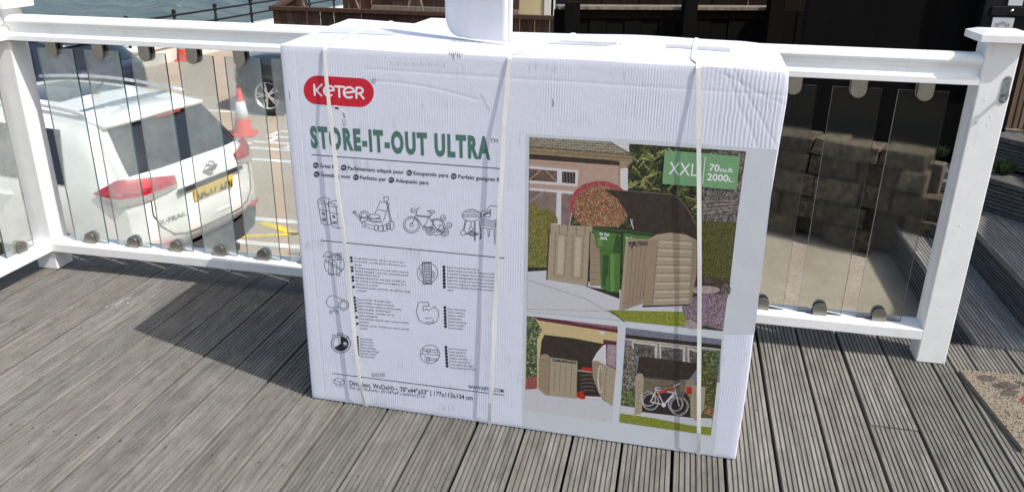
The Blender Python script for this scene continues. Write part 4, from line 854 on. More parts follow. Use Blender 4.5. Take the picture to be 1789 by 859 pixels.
# --- damage, strips and straps
pr = Print(OFF0); Zt = zf(480, 60, 4.295)
pr.poly(Zt((432, 532), (465, 532), (500, 556), (540, 600), (545, 612), (528, 625), (512, 596), (490, 570), (455, 558)), WHITE); pr.poly(Zt((446, 545), (472, 545), (488, 560), (460, 562)), INK); pr.poly(Zt((510, 583), (528, 600), (532, 625), (518, 628)), M['brownboard']); pr.poly(Zt((505, 640), (530, 640), (534, 682), (516, 686)), M['brownboard']); pr.poly(Zt((510, 650), (524, 648), (530, 676), (520, 668)), WHITE)
pr.build('tear'); pr = Print(OFF0); pr.poly(Zt((106, 420), (112, 430), (118, 495), (112, 492)), M['brownboard']); pr.poly([(965, 172), (967.2, 176), (967.5, 186), (964.6, 187), (965.5, 180)], M['brownboard'])
pr.build('scuff'); pr = Print(OFF0); Zq_ = zf(470, 0, 2.454)
for k in range(7): pr.poly(Zq_((770 + 9 * k, 214 + 2 * k), (773 + 9 * k, 214 + 2 * k), (776 + 9 * k, 236 + (k % 3) * 9), (773 + 9 * k, 236 + (k % 3) * 9)), M['brownboard'] if k % 2 else GREEN)
pr.build('scuff'); pr = Print(OFF0)
for k in range(22): 
    x = 520 + 11 * k; pr.poly(Zq_((x, 262 + k * 0.5), (x + 1.6, 262 + k * .5), (x + 2.2, 278 + k * .5 + rnd.uniform(0, 12)), (x + .8, 277 + k * .5)), M['panelwhite'] if k % 3 else M['brownboard'])
pr.poly(Zq_((905, 400), (909, 400), (952, 478), (947, 476)), M['panelwhite'])
pr.build('scuff'); pr = Print(OFF0); Zw = zf(500, 650, 3.889)
for k in range(12): x = 580 + 8 * k + rnd.uniform(-2, 2); pr.poly(Zw((x, 2), (x + 2.4, 2), (x + 6, 30 + rnd.uniform(-8, 6)), (x + 3, 30)), M['brownboard'])
pr.build('scuff')
def strap_mat():
    m, nt, b = nodemat('plastic_strap'); co = coords(nt, (1, 1, 1)); v = noise(nt, co, 240, 2)
    L(nt, ramp(nt, v, [(0.3, (0.74, 0.735, 0.71)), (0.7, (0.82, 0.815, 0.79))]), b.inputs['Base Color']); b.inputs['Roughness'].default_value = 0.4
    bump(nt, b, v, 0.3, 0.001); return m
M['strap'] = strap_mat()
def lidz(uu, dd): return CH + 0.004 * math.sin(math.pi * uu) * math.sin(math.pi * dd) + 0.0012 * (math.sin(uu * 1.2 * 9.1 + 1) * math.sin(dd * 7.3 + 2.1) + .5 * math.sin(uu * 1.2 * 23 + dd * 17 + 3)) + dd * (0.006 + 0.016 * max(0, 1 - uu * 3.2)) + 0.003 * dd * math.sin(uu * 11)
def strap(front, tops, wid=0.0108, stand=0.013):
    # a band hugging the top edge and standing a little off the front
    pts = []
    q = [face(*a) for a in front]; vmax = CH
    path = []
    for vz in (0.9, 1.10): path.append((Vector((tops[-1][0], CD + 0.004, vz)), Vector((0, 1, 0))))
    for (u, d) in reversed(tops): path.append((Vector((u, d, lidz(u / CW, d / CD) + 0.0015)), Vector((0, 0, 1))))
    u0 = q[0][0]; path.append((Vector((u0, 0.006, CH + 0.004)), Vector((0, -0.5, 0.8)))); path.append((Vector((u0, -0.0035, CH - 0.008)), Vector((0, -1, 0.2))))
    n = 26; tot = q[-1][1]
    def interp(v):
        for a, bq in zip(q, q[1:]):
            if a[1] >= v >= bq[1]: return a[0] + (bq[0] - a[0]) * (a[1] - v) / (a[1] - bq[1] + 1e-9)
        return q[-1][0] if v < q[-1][1] else q[0][0]
    for k in range(1, n + 1):
        v = (CH - 0.01) * (1 - k / n) + 0.002; s_ = k / n
        off = 0.0032 + stand * min(1, s_ / 0.16) * min(1, (1 - s_) / 0.07 if s_ > 0.93 else 1)
        path.append((Vector((interp(v), -off, v)), Vector((0, -1, 0))))
    path.append((Vector((q[-1][0], 0.004, -0.001)), Vector((0, -1, -1))))
    mb = MB(); vs_ = []; th = 0.0011
    for i, (pt, nn) in enumerate(path):
        a = path[max(0, i - 1)][0]; c = path[min(len(path) - 1, i + 1)][0]; d = (c - a).normalized(); side = d.cross(nn).normalized(); nn = side.cross(d).normalized()
        tw = 0.08 * math.sin(i * 0.55)
        side = (side * math.cos(tw) + nn * math.sin(tw))
        vs_ += [pt - side * wid / 2, pt + side * wid / 2, pt + side * wid / 2 + nn * th, pt - side * wid / 2 + nn * th]
    fs = []
    for i in range(len(path) - 1):
        for k in range(4): fs.append((i * 4 + k, i * 4 + (k + 1) % 4, i * 4 + 4 + (k + 1) % 4, i * 4 + 4 + k))
    mb.add(vs_, fs); return mb.build('strap', M['strap'], carton)
strap([(568, 84), (572, 132), (579.5, 186), (584, 222), (589.5, 272), (594.5, 338), (600, 370), (606, 423), (616, 515), (630.5, 651), (639, 708)], [(0.128, 0.06), (0.134, 0.25), (0.15, 0.45)])
strap([(891, 84), (888.5, 120), (886.5, 163), (884, 200), (880, 293), (875.5, 350), (873, 400), (871, 451), (867, 545), (861, 670), (855.5, 738)], [(0.665, 0.05), (0.685, 0.18), (0.716, 0.33), (0.735, 0.45)])
strap([(1220, 114), (1221, 145), (1221, 230), (1222, 400), (1222.5, 510), (1221.5, 640), (1221, 789)], [(1.097, 0.06), (1.096, 0.22), (1.098, 0.45)], 0.0112, 0.014)
# tape and print on the lid
M['tape'] = flat('clear_tape', (0.62, 0.62, 0.66), 0.25, 0, 0.1, 50)
tp = MB()
def topquad(u0, d0, u1, d1, h, m, sk=0.0):
    n = 8; vs_ = []
    for j in range(n + 1):
        for i in range(n + 1):
            u = u0 + (u1 - u0) * i / n + sk * j / n; d = d0 + (d1 - d0) * j / n; uu = u / CW; dd = d / CD
            z = CH + 0.004 * math.sin(math.pi * uu) * math.sin(math.pi * dd) + 0.0012 * (math.sin(uu * 1.2 * 9.1 + 1) * math.sin(dd * 7.3 + 2.1) + .5 * math.sin(uu * 1.2 * 23 + dd * 17 + 3)) + dd * (0.006 + 0.016 * max(0, 1 - uu * 3.2)) + 0.003 * dd * math.sin(uu * 11) + h
            vs_.append((u, d, z))
    tp.add(vs_, [(j * (n + 1) + i, j * (n + 1) + i + 1, (j + 1) * (n + 1) + i + 1, (j + 1) * (n + 1) + i) for j in range(n) for i in range(n)], m)
for q_ in ((0.015, 0.20, 0.24, 0.27, 0.0012, 0, 0.0), (1.02, 0.22, 1.19, 0.29, 0.0012, 0), (0.70, 0.20, 0.86, 0.27, 0.0012, 0, 0.03)): tp = MB(); topquad(*q_); tp.build('lid_tape', M['tape'], carton, True)
tp = MB()
for k in range(16): topquad(0.43 + 0.006 * k, 0.16, 0.432 + 0.006 * k + 0.0012 * (k % 3), 0.172, 0.0016, 1)
tp.build('lid_print', [M['tape'], M['brownboard']], carton); tp = MB()
for k in range(16): topquad(0.79 + 0.007 * k, 0.235, 0.792 + 0.007 * k + 0.002 * (k % 2), 0.247, 0.0024, 1)
tp.build('lid_print', [M['tape'], M['brownboard']], carton)

# white curled sheet standing on the carton
M['sheet'] = flat('white_foam_sheet', (0.74, 0.75, 0.77), 0.45, 0, 0.04, 20)
a = Vector((-0.664, 2.275, 0)); bq = Vector((-0.464, 2.170, 0)); ex = (bq - a).normalized(); W = (bq - a).length; ny_ = Vector((ex.y, -ex.x, 0)); ZT = CH + 0.0145
def sheet_mesh(w, hgt, r, off, bend, x0=0.0, tilt=0.0, th=0.006):
    n1, n2 = 18, 24; vs_ = []
    for side in (0, 1):
        for j in range(n2 + 1):
            for i in range(n1 + 1):
                z = hgt * (j / n2) ** 1.3; cut = 0.0
                if z < r: cut = r - math.sqrt(max(0, r * r - (r - z) ** 2))
                u = x0 + cut + (w - cut) * i / n1
                dd = bend * math.sin(math.pi * (u - x0) / w) + tilt * z + off - side * th
                p_ = a + ex * u + ny_ * dd; vs_.append((p_.x, p_.y, ZT + z))
    q = (n1 + 1) * (n2 + 1); fs = []
    for j in range(n2):
        for i in range(n1):
            f = (j * (n1 + 1) + i, j * (n1 + 1) + i + 1, (j + 1) * (n1 + 1) + i + 1, (j + 1) * (n1 + 1) + i)
            fs.append(f); fs.append(tuple(q + k for k in reversed(f)))
        for i in (0, n1):
            k0, k1 = j * (n1 + 1) + i, (j + 1) * (n1 + 1) + i; fs.append((k0, k1, q + k1, q + k0))
    for i in range(n1):
        for j in (0, n2): k0, k1 = j * (n1 + 1) + i, j * (n1 + 1) + i + 1; fs.append((k0, k1, q + k1, q + k0))
    mb = MB(); mb.add(vs_, fs); return mb
cs = thing('curled_packing_sheet', 'white curled packing sheet standing upright on top of the big box', 'packing sheet', (0, 0, 0))
sheet_mesh(W, 0.30, 0.060, 0.0, 0.016).build('front_sheet', M['sheet'], cs, True); sheet_mesh(W * 0.98, 0.29, 0.06, -0.014, 0.010, 0.010).build('rear_sheet', M['sheet'], cs, True)

# ------------------------------------------------------------------ cars
def carpaint(name, c, rough=0.25): return flat('paint_' + name, c, rough, 0, 0.02, 5, 0, 0.5, 0.6)
M['car_white'] = carpaint('white', (0.82, 0.825, 0.80)); M['car_slate'] = carpaint('slate', (0.03, 0.038, 0.052)); M['car_navy'] = carpaint('navy', (0.022, 0.026, 0.045))
M['clad'] = flat('black_cladding', (0.025, 0.025, 0.027), 0.55); M['carglass'] = flat('tinted_car_glass', (0.016, 0.02, 0.026), 0.06, 0, 0.1, 3)
M['lamp_red'] = flat('red_lamp_lens', (0.42, 0.012, 0.03), 0.12, 0, 0.25, 40, 0, 0.6, 0.5); M['lamp_clear'] = flat('clear_lamp_lens', (0.45, 0.42, 0.40), 0.15, 0.3, 0.3, 60, 0, 0.6, 0.5); M['chrome'] = flat('chrome', (0.7, 0.7, 0.72), 0.15, 1.0); M['plate'] = flat('plate_yellow', (0.66, 0.48, 0.08), 0.45, 0, 0.05); M['black'] = flat('black_ink', (0.012, 0.012, 0.012), 0.5); M['tyre'] = flat('tyre_rubber', (0.022, 0.022, 0.023), 0.85, 0, 0.2, 40); M['alloy'] = flat('alloy_wheel', (0.66, 0.66, 0.68), 0.4, 0.5)
class Car:
    def __init__(s, st, hw, plan=0.10, tailk=0.20): s.st = st; s.hwv = hw; s.plan = plan; s.tk = tailk; s.n = len(st)
    def S(s, t):
        t = max(0.0, min(s.n - 1.0001, t)); i = int(t); f = t - i; g = lambda k: s.st[max(0, min(s.n - 1, k))]
        out = []
        for a in range(3):
            p0, p1, p2, p3 = g(i - 1)[a], g(i)[a], g(i + 1)[a], g(i + 2)[a]
            m1 = (p2 - p0) / 2; m2 = (p3 - p1) / 2; d = p2 - p1
            if d == 0 or m1 * d < 0: m1 = 0
            if d == 0 or m2 * d < 0: m2 = 0
            if d: m1 = math.copysign(min(abs(m1), 3 * abs(d)), m1) if m1 else 0; m2 = math.copysign(min(abs(m2), 3 * abs(d)), m2) if m2 else 0
            out.append((2 * f ** 3 - 3 * f ** 2 + 1) * p1 + (f ** 3 - 2 * f ** 2 + f) * m1 + (-2 * f ** 3 + 3 * f ** 2) * p2 + (f ** 3 - f ** 2) * m2)
        return out
    def hw(s, z, u):
        h = s.hwv
        for (z0, w0), (z1, w1) in zip(h, h[1:]):
            if z <= z1 or (z1, w1) == h[-1]:
                f = max(0, min(1, (z - z0) / (z1 - z0))); f = f; w = w0 + (w1 - w0) * f; break
        Lc = s.st[-1][0]; k = s.plan * max(0, 1 - u / 0.7) ** 2 + 0.12 * max(0, 1 - (Lc - u) / 0.9) ** 2
        return w * (1 - k)
    def ueff(s, u, fr):
        Lc = s.st[-1][0]
        return u + s.tk * abs(fr) ** 3 * max(0, 1 - u / 1.3) - 0.28 * abs(fr) ** 3 * max(0, 1 - (Lc - u) / 1.3)
    def top(s, t, fr, off=0.0):
        def q(t, fr):
            u, zb, zt = s.S(t); w = s.hw(zt, u); r = min(0.11, (zt - zb) * 0.45); y = fr * w; z = zt - 0.035 * fr * fr
            e = max(0, abs(fr) * w - (w - r)) / r
            if e > 0: z = zt - 0.035 * fr * fr - r * (1 - math.sqrt(max(0, 1 - e * e)))
            return Vector((s.ueff(u, fr), y, z))
        p_ = q(t, fr)
        if not off: return p_
        dt = (q(t + 0.05, fr) - q(t - 0.05, fr)); df = q(t, min(1, fr + 0.03)) - q(t, max(-1, fr - 0.03)); nn = dt.cross(df).normalized()
        if nn.z < 0 and nn.x > 0: nn = -nn
        if nn.z < -0.2: nn = -nn
        return p_ + nn * off
    def tz(s, z):          # station where the tail reaches height z
        lo = 0.0; best = 0
        for k in range(0, 1200):
            t = k * 0.01
            if t > s.n - 1: break
            if s.S(t)[2] >= z: return t
        return best
    def body(s):
        mb = MB(); n1 = 96; rows = []
        for k in range(n1 + 1):
            t = (s.n - 1) * k / n1; u, zb, zt = s.S(t); w = s.hw(zt, u); r = min(0.11, (zt - zb) * 0.45); sec = []
            for fr in (0, 0.5, 0.86): sec.append((s.ueff(u, fr), fr * s.hw(zb, u), zb))
            for j in range(9):
                z = zb + 0.03 + (zt - 0.035 - r - zb - 0.03) * j / 8; sec.append((s.ueff(u, 1.0), s.hw(z, u), z))
            for e in (0.97, 0.85, 0.65, 0.4, 0.0): 
                fr = (w - r + e * r) / w; z = zt - 0.035 * fr * fr - r * (1 - math.sqrt(1 - e * e)); sec.append((s.ueff(u, fr), fr * w, z))
            fr0 = (w - r) / w
            for f in (0.8, 0.55, 0.28, 0.0): fr = fr0 * f; sec.append((s.ueff(u, fr), fr * w, zt - 0.035 * fr * fr))
            rows.append(sec)
        m_ = len(rows[0])
        for sg in (1, -1):
            vs_ = [(x, y * sg, z) for sec in rows for x, y, z in sec]; fs = []; ms = []
            for k in range(n1):
                for j in range(m_ - 1):
                    f = (k * m_ + j, k * m_ + j + 1, (k + 1) * m_ + j + 1, (k + 1) * m_ + j); fs.append(f)
            o = len(mb.v); mb.v += vs_
            for f in fs:
                zc = sum(vs_[i][2] for i in f) / 4; mb.f.append([o + i for i in f]); mb.m.append(1 if zc < s.cl else 0)
        return mb
    cl = 0.50
def patch(fn, n1, n2):
    mb = MB(); vs_ = [fn(i / n1, j / n2) for j in range(n2 + 1) for i in range(n1 + 1)]
    mb.add(vs_, [(j * (n1 + 1) + i, j * (n1 + 1) + i + 1, (j + 1) * (n1 + 1) + i + 1, (j + 1) * (n1 + 1) + i) for j in range(n2) for i in range(n1)]); return mb
def wheel(parent, u, y, r=0.36, w=0.23, spokes=5):
    sg = 1 if y > 0 else -1
    mb = MB(); mb.lathe([(r * .66, -w / 2), (r * .93, -w / 2), (r * .985, -w * .38), (r, -w * .2), (r, w * .2), (r * .985, w * .38), (r * .93, w / 2), (r * .70, w / 2), (r * .66, w * .42)], (0, 0, 0), (0, sg, 0), 40)
    wh = mb.build('wheel', M['tyre'], parent, True); wh.location = (u, y, r)
    rm_ = MB(); rr = r * 0.68; o = w * 0.30
    rm_.lathe([(rr, w * .42), (rr * .95, w * .44), (rr * .90, w * .36), (rr * .88, 0.0)], (0, 0, 0), (0, sg, 0), 40, 0); rm_.lathe([(rr * .88, 0.0), (0.001, 0.0)], (0, 0, 0), (0, sg, 0), 32, 1)
    rm_.lathe([(0.001, o + .03), (rr * .16, o + .025), (rr * .20, o - .01)], (0, 0, 0), (0, sg, 0), 20, 0)
    for k in range(spokes):
        for d in (-0.16, 0.16):
            t = 2 * math.pi * k / spokes + d; t0 = 2 * math.pi * k / spokes + d * 0.5
            p0 = Vector((math.cos(t0) * rr * .15, sg * (o + .012), math.sin(t0) * rr * .15)); p1 = Vector((math.cos(t) * rr * .93, sg * (w * .36), math.sin(t) * rr * .93)); dd = (p1 - p0).normalized(); side = dd.cross(Vector((0, 1, 0))).normalized()
            rm_.obox((p0 + p1) / 2, dd, side, dd.cross(side), (p1 - p0).length / 2, rr * 0.055, 0.010, 0)
    rm_.build('rim', [M['alloy'], M['clad']], wh)
    return wh
SUV_ST = [(.13, .46, .50), (.03, .38, .62), (.0, .35, .78), (.015, .34, .93), (.02, .33, 1.06), (.06, .32, 1.19), (.17, .31, 1.28), (.32, .30, 1.44), (.47, .30, 1.60), (.60, .30, 1.665), (.95, .30, 1.71), (1.8, .28, 1.735), (2.5, .28, 1.68), (2.95, .28, 1.46), (3.35, .28, 1.16), (3.9, .28, 1.08), (4.35, .30, .98), (4.56, .34, .80), (4.62, .42, .56)]
SUV_HW = [(.28, .84), (.45, .885), (.7, .91), (1.0, .905), (1.12, .88), (1.70, .64)]
def suv(root, paint, rear_detail=True, roof=1.0, lamps=True):
    sq = lambda z: z if z < 1.08 else 1.08 + (z - 1.08) * roof
    c = Car([(u, b, sq(z)) for u, b, z in SUV_ST], SUV_HW[:-1] + [(sq(1.70), .64)]); c.body().build('body', [paint, M['clad']], root, True)
    for y in (.80, -.80): 
        for u in (.98, 3.69):
            wheel(root, u, math.copysign(.835, y))
            ar = MB(); ar.lathe([(0.001, 0), (.43, 0), (.44, -.02)], (u, math.copysign(c.hw(.5, u) + .006, y), .37), (0, math.copysign(1, y), 0), 32); ao = ar.build('wheel_arch', M['clad'], root)
    for sg in (1, -1):
        for (ua, ub, va, vb) in ((.80, 1.27, .95, 1.20), (1.33, 2.12, 1.33, 2.12), (2.18, 3.05, 2.18, 2.72)):
            def fn(i, j, ua=ua, ub=ub, va=va, vb=vb):
                z = 1.13 + 0.43 * roof * j; u0 = ua + (va - ua) * j; u1 = ub + (vb - ub) * j; u = u0 + (u1 - u0) * i
                return (u, sg * (c.hw(z, u) + .006), z)
            patch(fn, 8, 5).build('side_window', M['carglass'], root, True)
        for u in (1.55, 2.55):
            hd = MB(); yy = sg * (c.hw(.98, u) + .018); hd.tube([(u - .11, yy - sg * .02, .985), (u - .08, yy, .985), (u + .08, yy, .985), (u + .11, yy - sg * .02, .985)], .013, 8); hd.build('door_handle', paint, root, True)
        for u in (1.30, 2.15): 
            sm = MB(); vs_ = []
            for k in range(13): z = .45 + .68 * k / 12; vs_ += [(u - .004, sg * (c.hw(z, u) + .003), z), (u + .004, sg * (c.hw(z, u) + .003), z)]
            sm.add(vs_, [(2 * k, 2 * k + 1, 2 * k + 3, 2 * k + 2) for k in range(12)]); sm.build('door_seam', M['clad'], root)
        rr_ = MB(); rr_.tube([(.75 + 1.9 * k / 10, sg * .60, sq(1.69) + .055 * math.sin(math.pi * min(1, max(0, k / 10)))) for k in range(11)], .016, 8); rr_.build('roof_rail', M['alloy'], root, True)
        mr = MB(); mr.obox((2.95, sg * 1.0, 1.14), Vector((1, 0, 0)), Vector((0, 1, 0)), Vector((0, 0, 1)), .06, .11, .08); mr.build('door_mirror', paint, root, False, 0.03)
    t0, t1 = c.tz(sq(1.25)), c.tz(sq(1.60))
    patch(lambda i, j: c.top(t0 + (t1 - t0) * j, (-.90 + 1.80 * i) * (1 - .04 * j), .007), 20, 8).build('rear_window', M['carglass'], root, True)
    w0, w1 = c.tz(.1), 0
    ts = [t for t in range(c.n) if c.st[t][0] >= 2.5][0]
    patch(lambda i, j: c.top(ts + 0.25 + 1.6 * j, (-.90 + 1.80 * i), .006), 16, 8).build('windscreen', M['carglass'], root, True)
    # spoiler carrying the roof out over the rear window
    sp = MB(); n = 18; vs_ = []
    for i in range(n + 1):
        fr = -.93 + 1.86 * i / n; b0 = c.top(9.9, fr); x = .40 + .16 * abs(fr) ** 3; zt = sq(1.655) - .05 * fr * fr
        vs_ += [(b0.x, b0.y, b0.z + .004), (.62 + .1 * abs(fr) ** 3, fr * .655, zt + .022), (x, fr * .665, zt), (x + .01, fr * .665, zt - .035), (.66, fr * .65, zt - .03)]
    sp.add(vs_, [(i * 5 + k, i * 5 + (k + 1) % 5, i * 5 + 5 + (k + 1) % 5, i * 5 + 5 + k) for i in range(n) for k in range(5)] + [(0, 1, 2, 3, 4), tuple(n * 5 + k for k in (4, 3, 2, 1, 0))]); sp.build('spoiler', paint, root, True)
    sb = MB(); sb.obox((.43, 0, sq(1.655) - .043), Vector((1, 0, 0)), Vector((0, 1, 0)), Vector((0, 0, 1)), .02, .15, .012); sb.build('brake_light', M['lamp_red'], root)
    # tail lamps wrapping the corners
    def contour(z, s_, sg, off):
        u0, zb, zt = c.S(c.tz(z)); w = c.hw(z, u0); sp_ = 0.58
        if s_ < sp_: fr = .50 + (.985 - .50) * s_ / sp_; return Vector((c.ueff(u0, fr) - off, sg * (fr * w + off * fr * fr), z))
        k = (s_ - sp_) / (1 - sp_); ub = c.ueff(u0, 1.0); u = ub + (max(.50, ub + .04) - ub) * k; return Vector((u - off * (1 - k) * .5, sg * (c.hw(z, u) + off), z))
    for sg in ((1, -1) if lamps else ()):
        lm = MB(); rows_ = [(0.0, .17, 1), (.17, .45, 1), (.45, .53, 2), (.53, .74, 0), (.74, 1.0, 1 if False else 2)]
        n = 18
        for (v0, v1, mi) in ((0, .30, 1), (.30, .47, 0), (.47, .51, 2), (.51, 1.0, 0)):
            vs_ = []
            for i in range(n + 1):
                s_ = i / n; tip = max(0, (s_ - .62) / .38); hi = 1.225 - .13 * tip ** 1.1 - .05 * (1 - s_) ** 2; lo = 1.005 + .09 * tip ** 1.2 + .07 * max(0, (.45 - s_) / .45)
                for v in (v0, (v0 + v1) / 2, v1): vs_.append(contour(lo + (hi - lo) * v, s_, sg, .012))
            lm.add(vs_, [(i * 3 + k, i * 3 + k + 1, i * 3 + 4 + k, i * 3 + 3 + k) for i in range(n) for k in range(2)], mi)
        lm.build('tail_lamp', [M['lamp_red'], M['lamp_clear'], M['chrome']], root, True)
    if rear_detail:
        pl = MB(); pl.obox((.0, 0, .955), Vector((1, 0, 0)), Vector((0, 1, 0)), Vector((-.10, 0, 1)).normalized(), .008, .26, .056); po = pl.build('number_plate', M['plate'], root, False, 0.003)
        def rear_text(name, body, x, y0, y1, z, h, mat, par, slope=0.0, xs=0.0):
            cu = bpy.data.curves.new(name, 'FONT'); cu.body = body; cu.offset = 0.02; cu.extrude = 0; ob = bpy.data.objects.new(name, cu); tm = bpy.data.meshes.new_from_object(ob); bpy.data.objects.remove(ob)
            xs_ = [v.co.x for v in tm.vertices]; sx = abs(y1 - y0) / (max(xs_) - min(xs_)); sy = h / .729; mb = MB()
            mb.add([(x + xs * (v.co.x - min(xs_)) * sx - (v.co.y * sy) * -.10, y0 - (v.co.x - min(xs_)) * sx, z + v.co.y * sy) for v in tm.vertices], [tuple(f.vertices) for f in tm.polygons]); return mb.build(name, mat, par)
        rear_text('plate_lettering', 'GC17 ZHJ', -.0135, .235, -.235, .918, .078, M['black'], po)
        em = MB(); nn = 28
        em.lathe([(.062, -.006), (.066, .006), (.058, .014), (.050, .006), (.050, -.006)], (.016, 0, 1.145), (-1, 0, -.05), nn); em.box((.004, -.085, 1.131), (.016, .085, 1.159)); em.build('badge_emblem', M['chrome'], root, True)
        rear_text('model_lettering', 'X-TRAIL', .055, .66, .36, .80, .040, M['chrome'], root, 0, -.12)
        gr = MB(); gr.obox((.014, 0, 1.035), Vector((1, 0, 0)), Vector((0, 1, 0)), Vector((0, 0, 1)), .014, .43, .020); gr.build('tailgate_grip', M['clad'], root, False, 0.006)
        def surf(z, fr, off=.004): p_ = c.top(c.tz(z), fr, 0); return Vector((p_.x - off, p_.y, p_.z))
        for pts in ([(1.03, .80), (.90, .80), (.78, .74), (.68, .62), (.635, .45), (.63, .2), (.63, -.2), (.635, -.45), (.68, -.62), (.78, -.74), (.90, -.80), (1.03, -.80)],):
            sm = MB(); q = [surf(*a_) for a_ in pts]; sm.tube(q, .0045, 6); sm.build('tailgate_seam', M['clad'], root)
        rf = MB(); rf.obox((.005, -.10, .72), Vector((1, 0, 0)), Vector((0, 1, 0)), Vector((0, 0, 1)), .006, .11, .014); rf.build('tailgate_handle', paint, root, False, 0.005)
        wp = MB(); wp.tube([c.top(c.tz(1.27), .02, .02), c.top(c.tz(1.30), -.10, .022), c.top(c.tz(1.33), -.42, .022)], .008, 6); wp.build('wiper', M['clad'], root, True)
        for y in (.62, -.62): rf = MB(); rf.obox((.075, y, .60), Vector((1, .28 * (1 if y < 0 else -1), 0)).normalized(), Vector((.28 * (-1 if y < 0 else 1), 1, 0)).normalized(), Vector((0, 0, 1)), .012, .10, .016); rf.build('rear_reflector', M['lamp_red'], root)
        an = MB(); an.lathe([(.035, 0), (.03, .02), (.008, .05)], (1.25, 0, 1.715), (0, 0, 1), 12); an.tube([(1.25, 0, 1.75), (1.10, 0, 1.86)], .006, 6); an.build('aerial', M['clad'], root, True)
        sr = patch(lambda i, j: c.top(10.4 + .9 * j, -.60 + 1.2 * i, .006), 12, 8); sr.build('sunroof', M['carglass'], root, True)
    return c
wc = thing('parked_car', 'white sport utility car parked close below the glass balustrade, rear towards the deck', 'car', (-4.119, 6.406, GZ - 0.02), 2.988)
suv(wc, M['car_white'])
dc = thing('parked_car', 'dark slate sport utility car with black cladding parked beyond the orange cones', 'car', (-3.42, 13.98, GZ), math.pi)
suv(dc, M['car_slate'], False, 0.55)
nc = thing('parked_car', 'dark navy car parked beside the sea wall beyond the white car', 'car', (-8.3, 10.95, GZ), R(181))
suv(nc, M['car_navy'], False, 0.8, False)

# ------------------------------------------------------------------ cones, promenade
M['cone_o'] = flat('cone_orange', (0.68, 0.055, 0.025), 0.5); M['cone_w'] = flat('cone_white', (0.72, 0.72, 0.74), 0.5)
def cone(x, y, label, h=0.75):
    t = thing('traffic_cone', label, 'traffic cone', (x, y, GZ), 0.3, 'traffic cones in the car park')
    b_ = MB(); b_.box((-.20, -.20, 0.004), (.20, .20, .035)); b_.build('base', M['cone_o'], t, False, 0.01)
    bd = MB(); R0, R1 = .155, .03
    rz = lambda z: R0 + (R1 - R0) * (z - .03) / (h - .03)
    bd.lathe([(rz(.03), .03), (rz(.28), .28)], n=24, m=0); bd.lathe([(rz(.55), .55), (rz(h), h), (.001, h)], n=24, m=0); bd.build('cone_body', M['cone_o'], t, True)
    sl_ = MB(); sl_.lathe([(rz(.28), .28), (rz(.28) + .003, .281), (rz(.55) + .003, .549), (rz(.55), .55)], n=24); sl_.build('reflective_sleeve', M['cone_w'], t, True); return t
cone(-6.85, 11.68, 'orange traffic cone standing beside the white car and the dark car wheel'); cone(-12.05, 18.2, 'orange traffic cone far off near the sea wall')
M['iron'] = flat('black_iron', (0.008, 0.008, 0.009), 0.55, 0, .1, 30, 0, .25)
pw = MB(); pw.box((-.30, -36, -5.6), (.25, 60, GZ + 0.37)); pw.box((-.35, -36, GZ + 0.371), (.30, 60, GZ + 0.45)); M['whitewash'] = flat('whitewashed_wall', (0.66, 0.65, 0.61), 0.9, 0, 0.15, 3, 0.3)
swo = pw.build('sea_wall', M['whitewash'], None, False, 0, (-12.55, 16.88, 0)); swo.rotation_euler.z = -.06; tag(swo, 'low whitewashed sea wall running along the edge of the water', 'sea wall')
pg = thing('promenade_railing', 'black iron seafront railing with ball topped posts on the sea wall', 'railing', (-12.55, 16.88, GZ + .45), -.06)
PYS = [16 + 1.716 * k for k in range(-8, 14)]
for y in PYS:
    m_ = MB(); m_.tube([(0, y - 16, 0), (0, y - 16, .63)], .034, 10); m_.lathe([(.036, .25), (.058, .27), (.058, .33), (.036, .35)], (0, y - 16, 0), n=12); m_.lathe([(.036, .53), (.054, .55), (.054, .61), (.036, .63)], (0, y - 16, 0), n=12)
    m_.lathe([(.001, .61)] + [(.058 * math.sin(t), .672 - .058 * math.cos(t)) for t in [math.pi * k / 8 for k in range(1, 8)]] + [(.001, .730)], (0, y - 16, 0), n=12); m_.build('railing_post', M['iron'], pg, True)
for z in (.30, .575): m_ = MB(); m_.tube([(0, PYS[0] - 16, z), (0, PYS[-1] - 16, z)], .026, 8); m_.build('rail', M['iron'], pg, True)

# ------------------------------------------------------------------ fences, houses behind
def boardmat(name, c, sc_=9, gap=True):
    m, nt, b = nodemat(name); co = coords(nt, (30, 30, 2)); n = noise(nt, co, 1.0, 5, 0.6); geo = N(nt, 'ShaderNodeNewGeometry')
    k = ramp(nt, n, [(0.3, tuple(x * .6 for x in c)), (0.7, tuple(x * 1.3 for x in c))])
    pb = ramp(nt, geo.outputs['Random Per Island'], [(0, (0.7, 0.7, 0.7)), (1, (1.2, 1.2, 1.2))]); L(nt, mixc(nt, 1.0, k, pb, 'MULTIPLY'), b.inputs['Base Color']); b.inputs['Roughness'].default_value = 0.85; b.inputs['Specular IOR Level'].default_value = 0.12; bump(nt, b, n, 0.4, 0.004); return m
M['brownfence'] = boardmat('brown_stained_boards', (0.085, 0.05, 0.036)); M['brownshed'] = boardmat('red_brown_boards', (0.13, 0.065, 0.038)); M['shade_boards'] = boardmat('shade_black_boards', (0.0035, 0.0032, 0.003)); M['darkbrown'] = boardmat('dark_brown_boards', (0.013, 0.008, 0.0055)); M['greytimber'] = boardmat('weathered_ledge', (0.20, 0.17, 0.135))  # near-black boards have the gloom behind the right bay in their colour
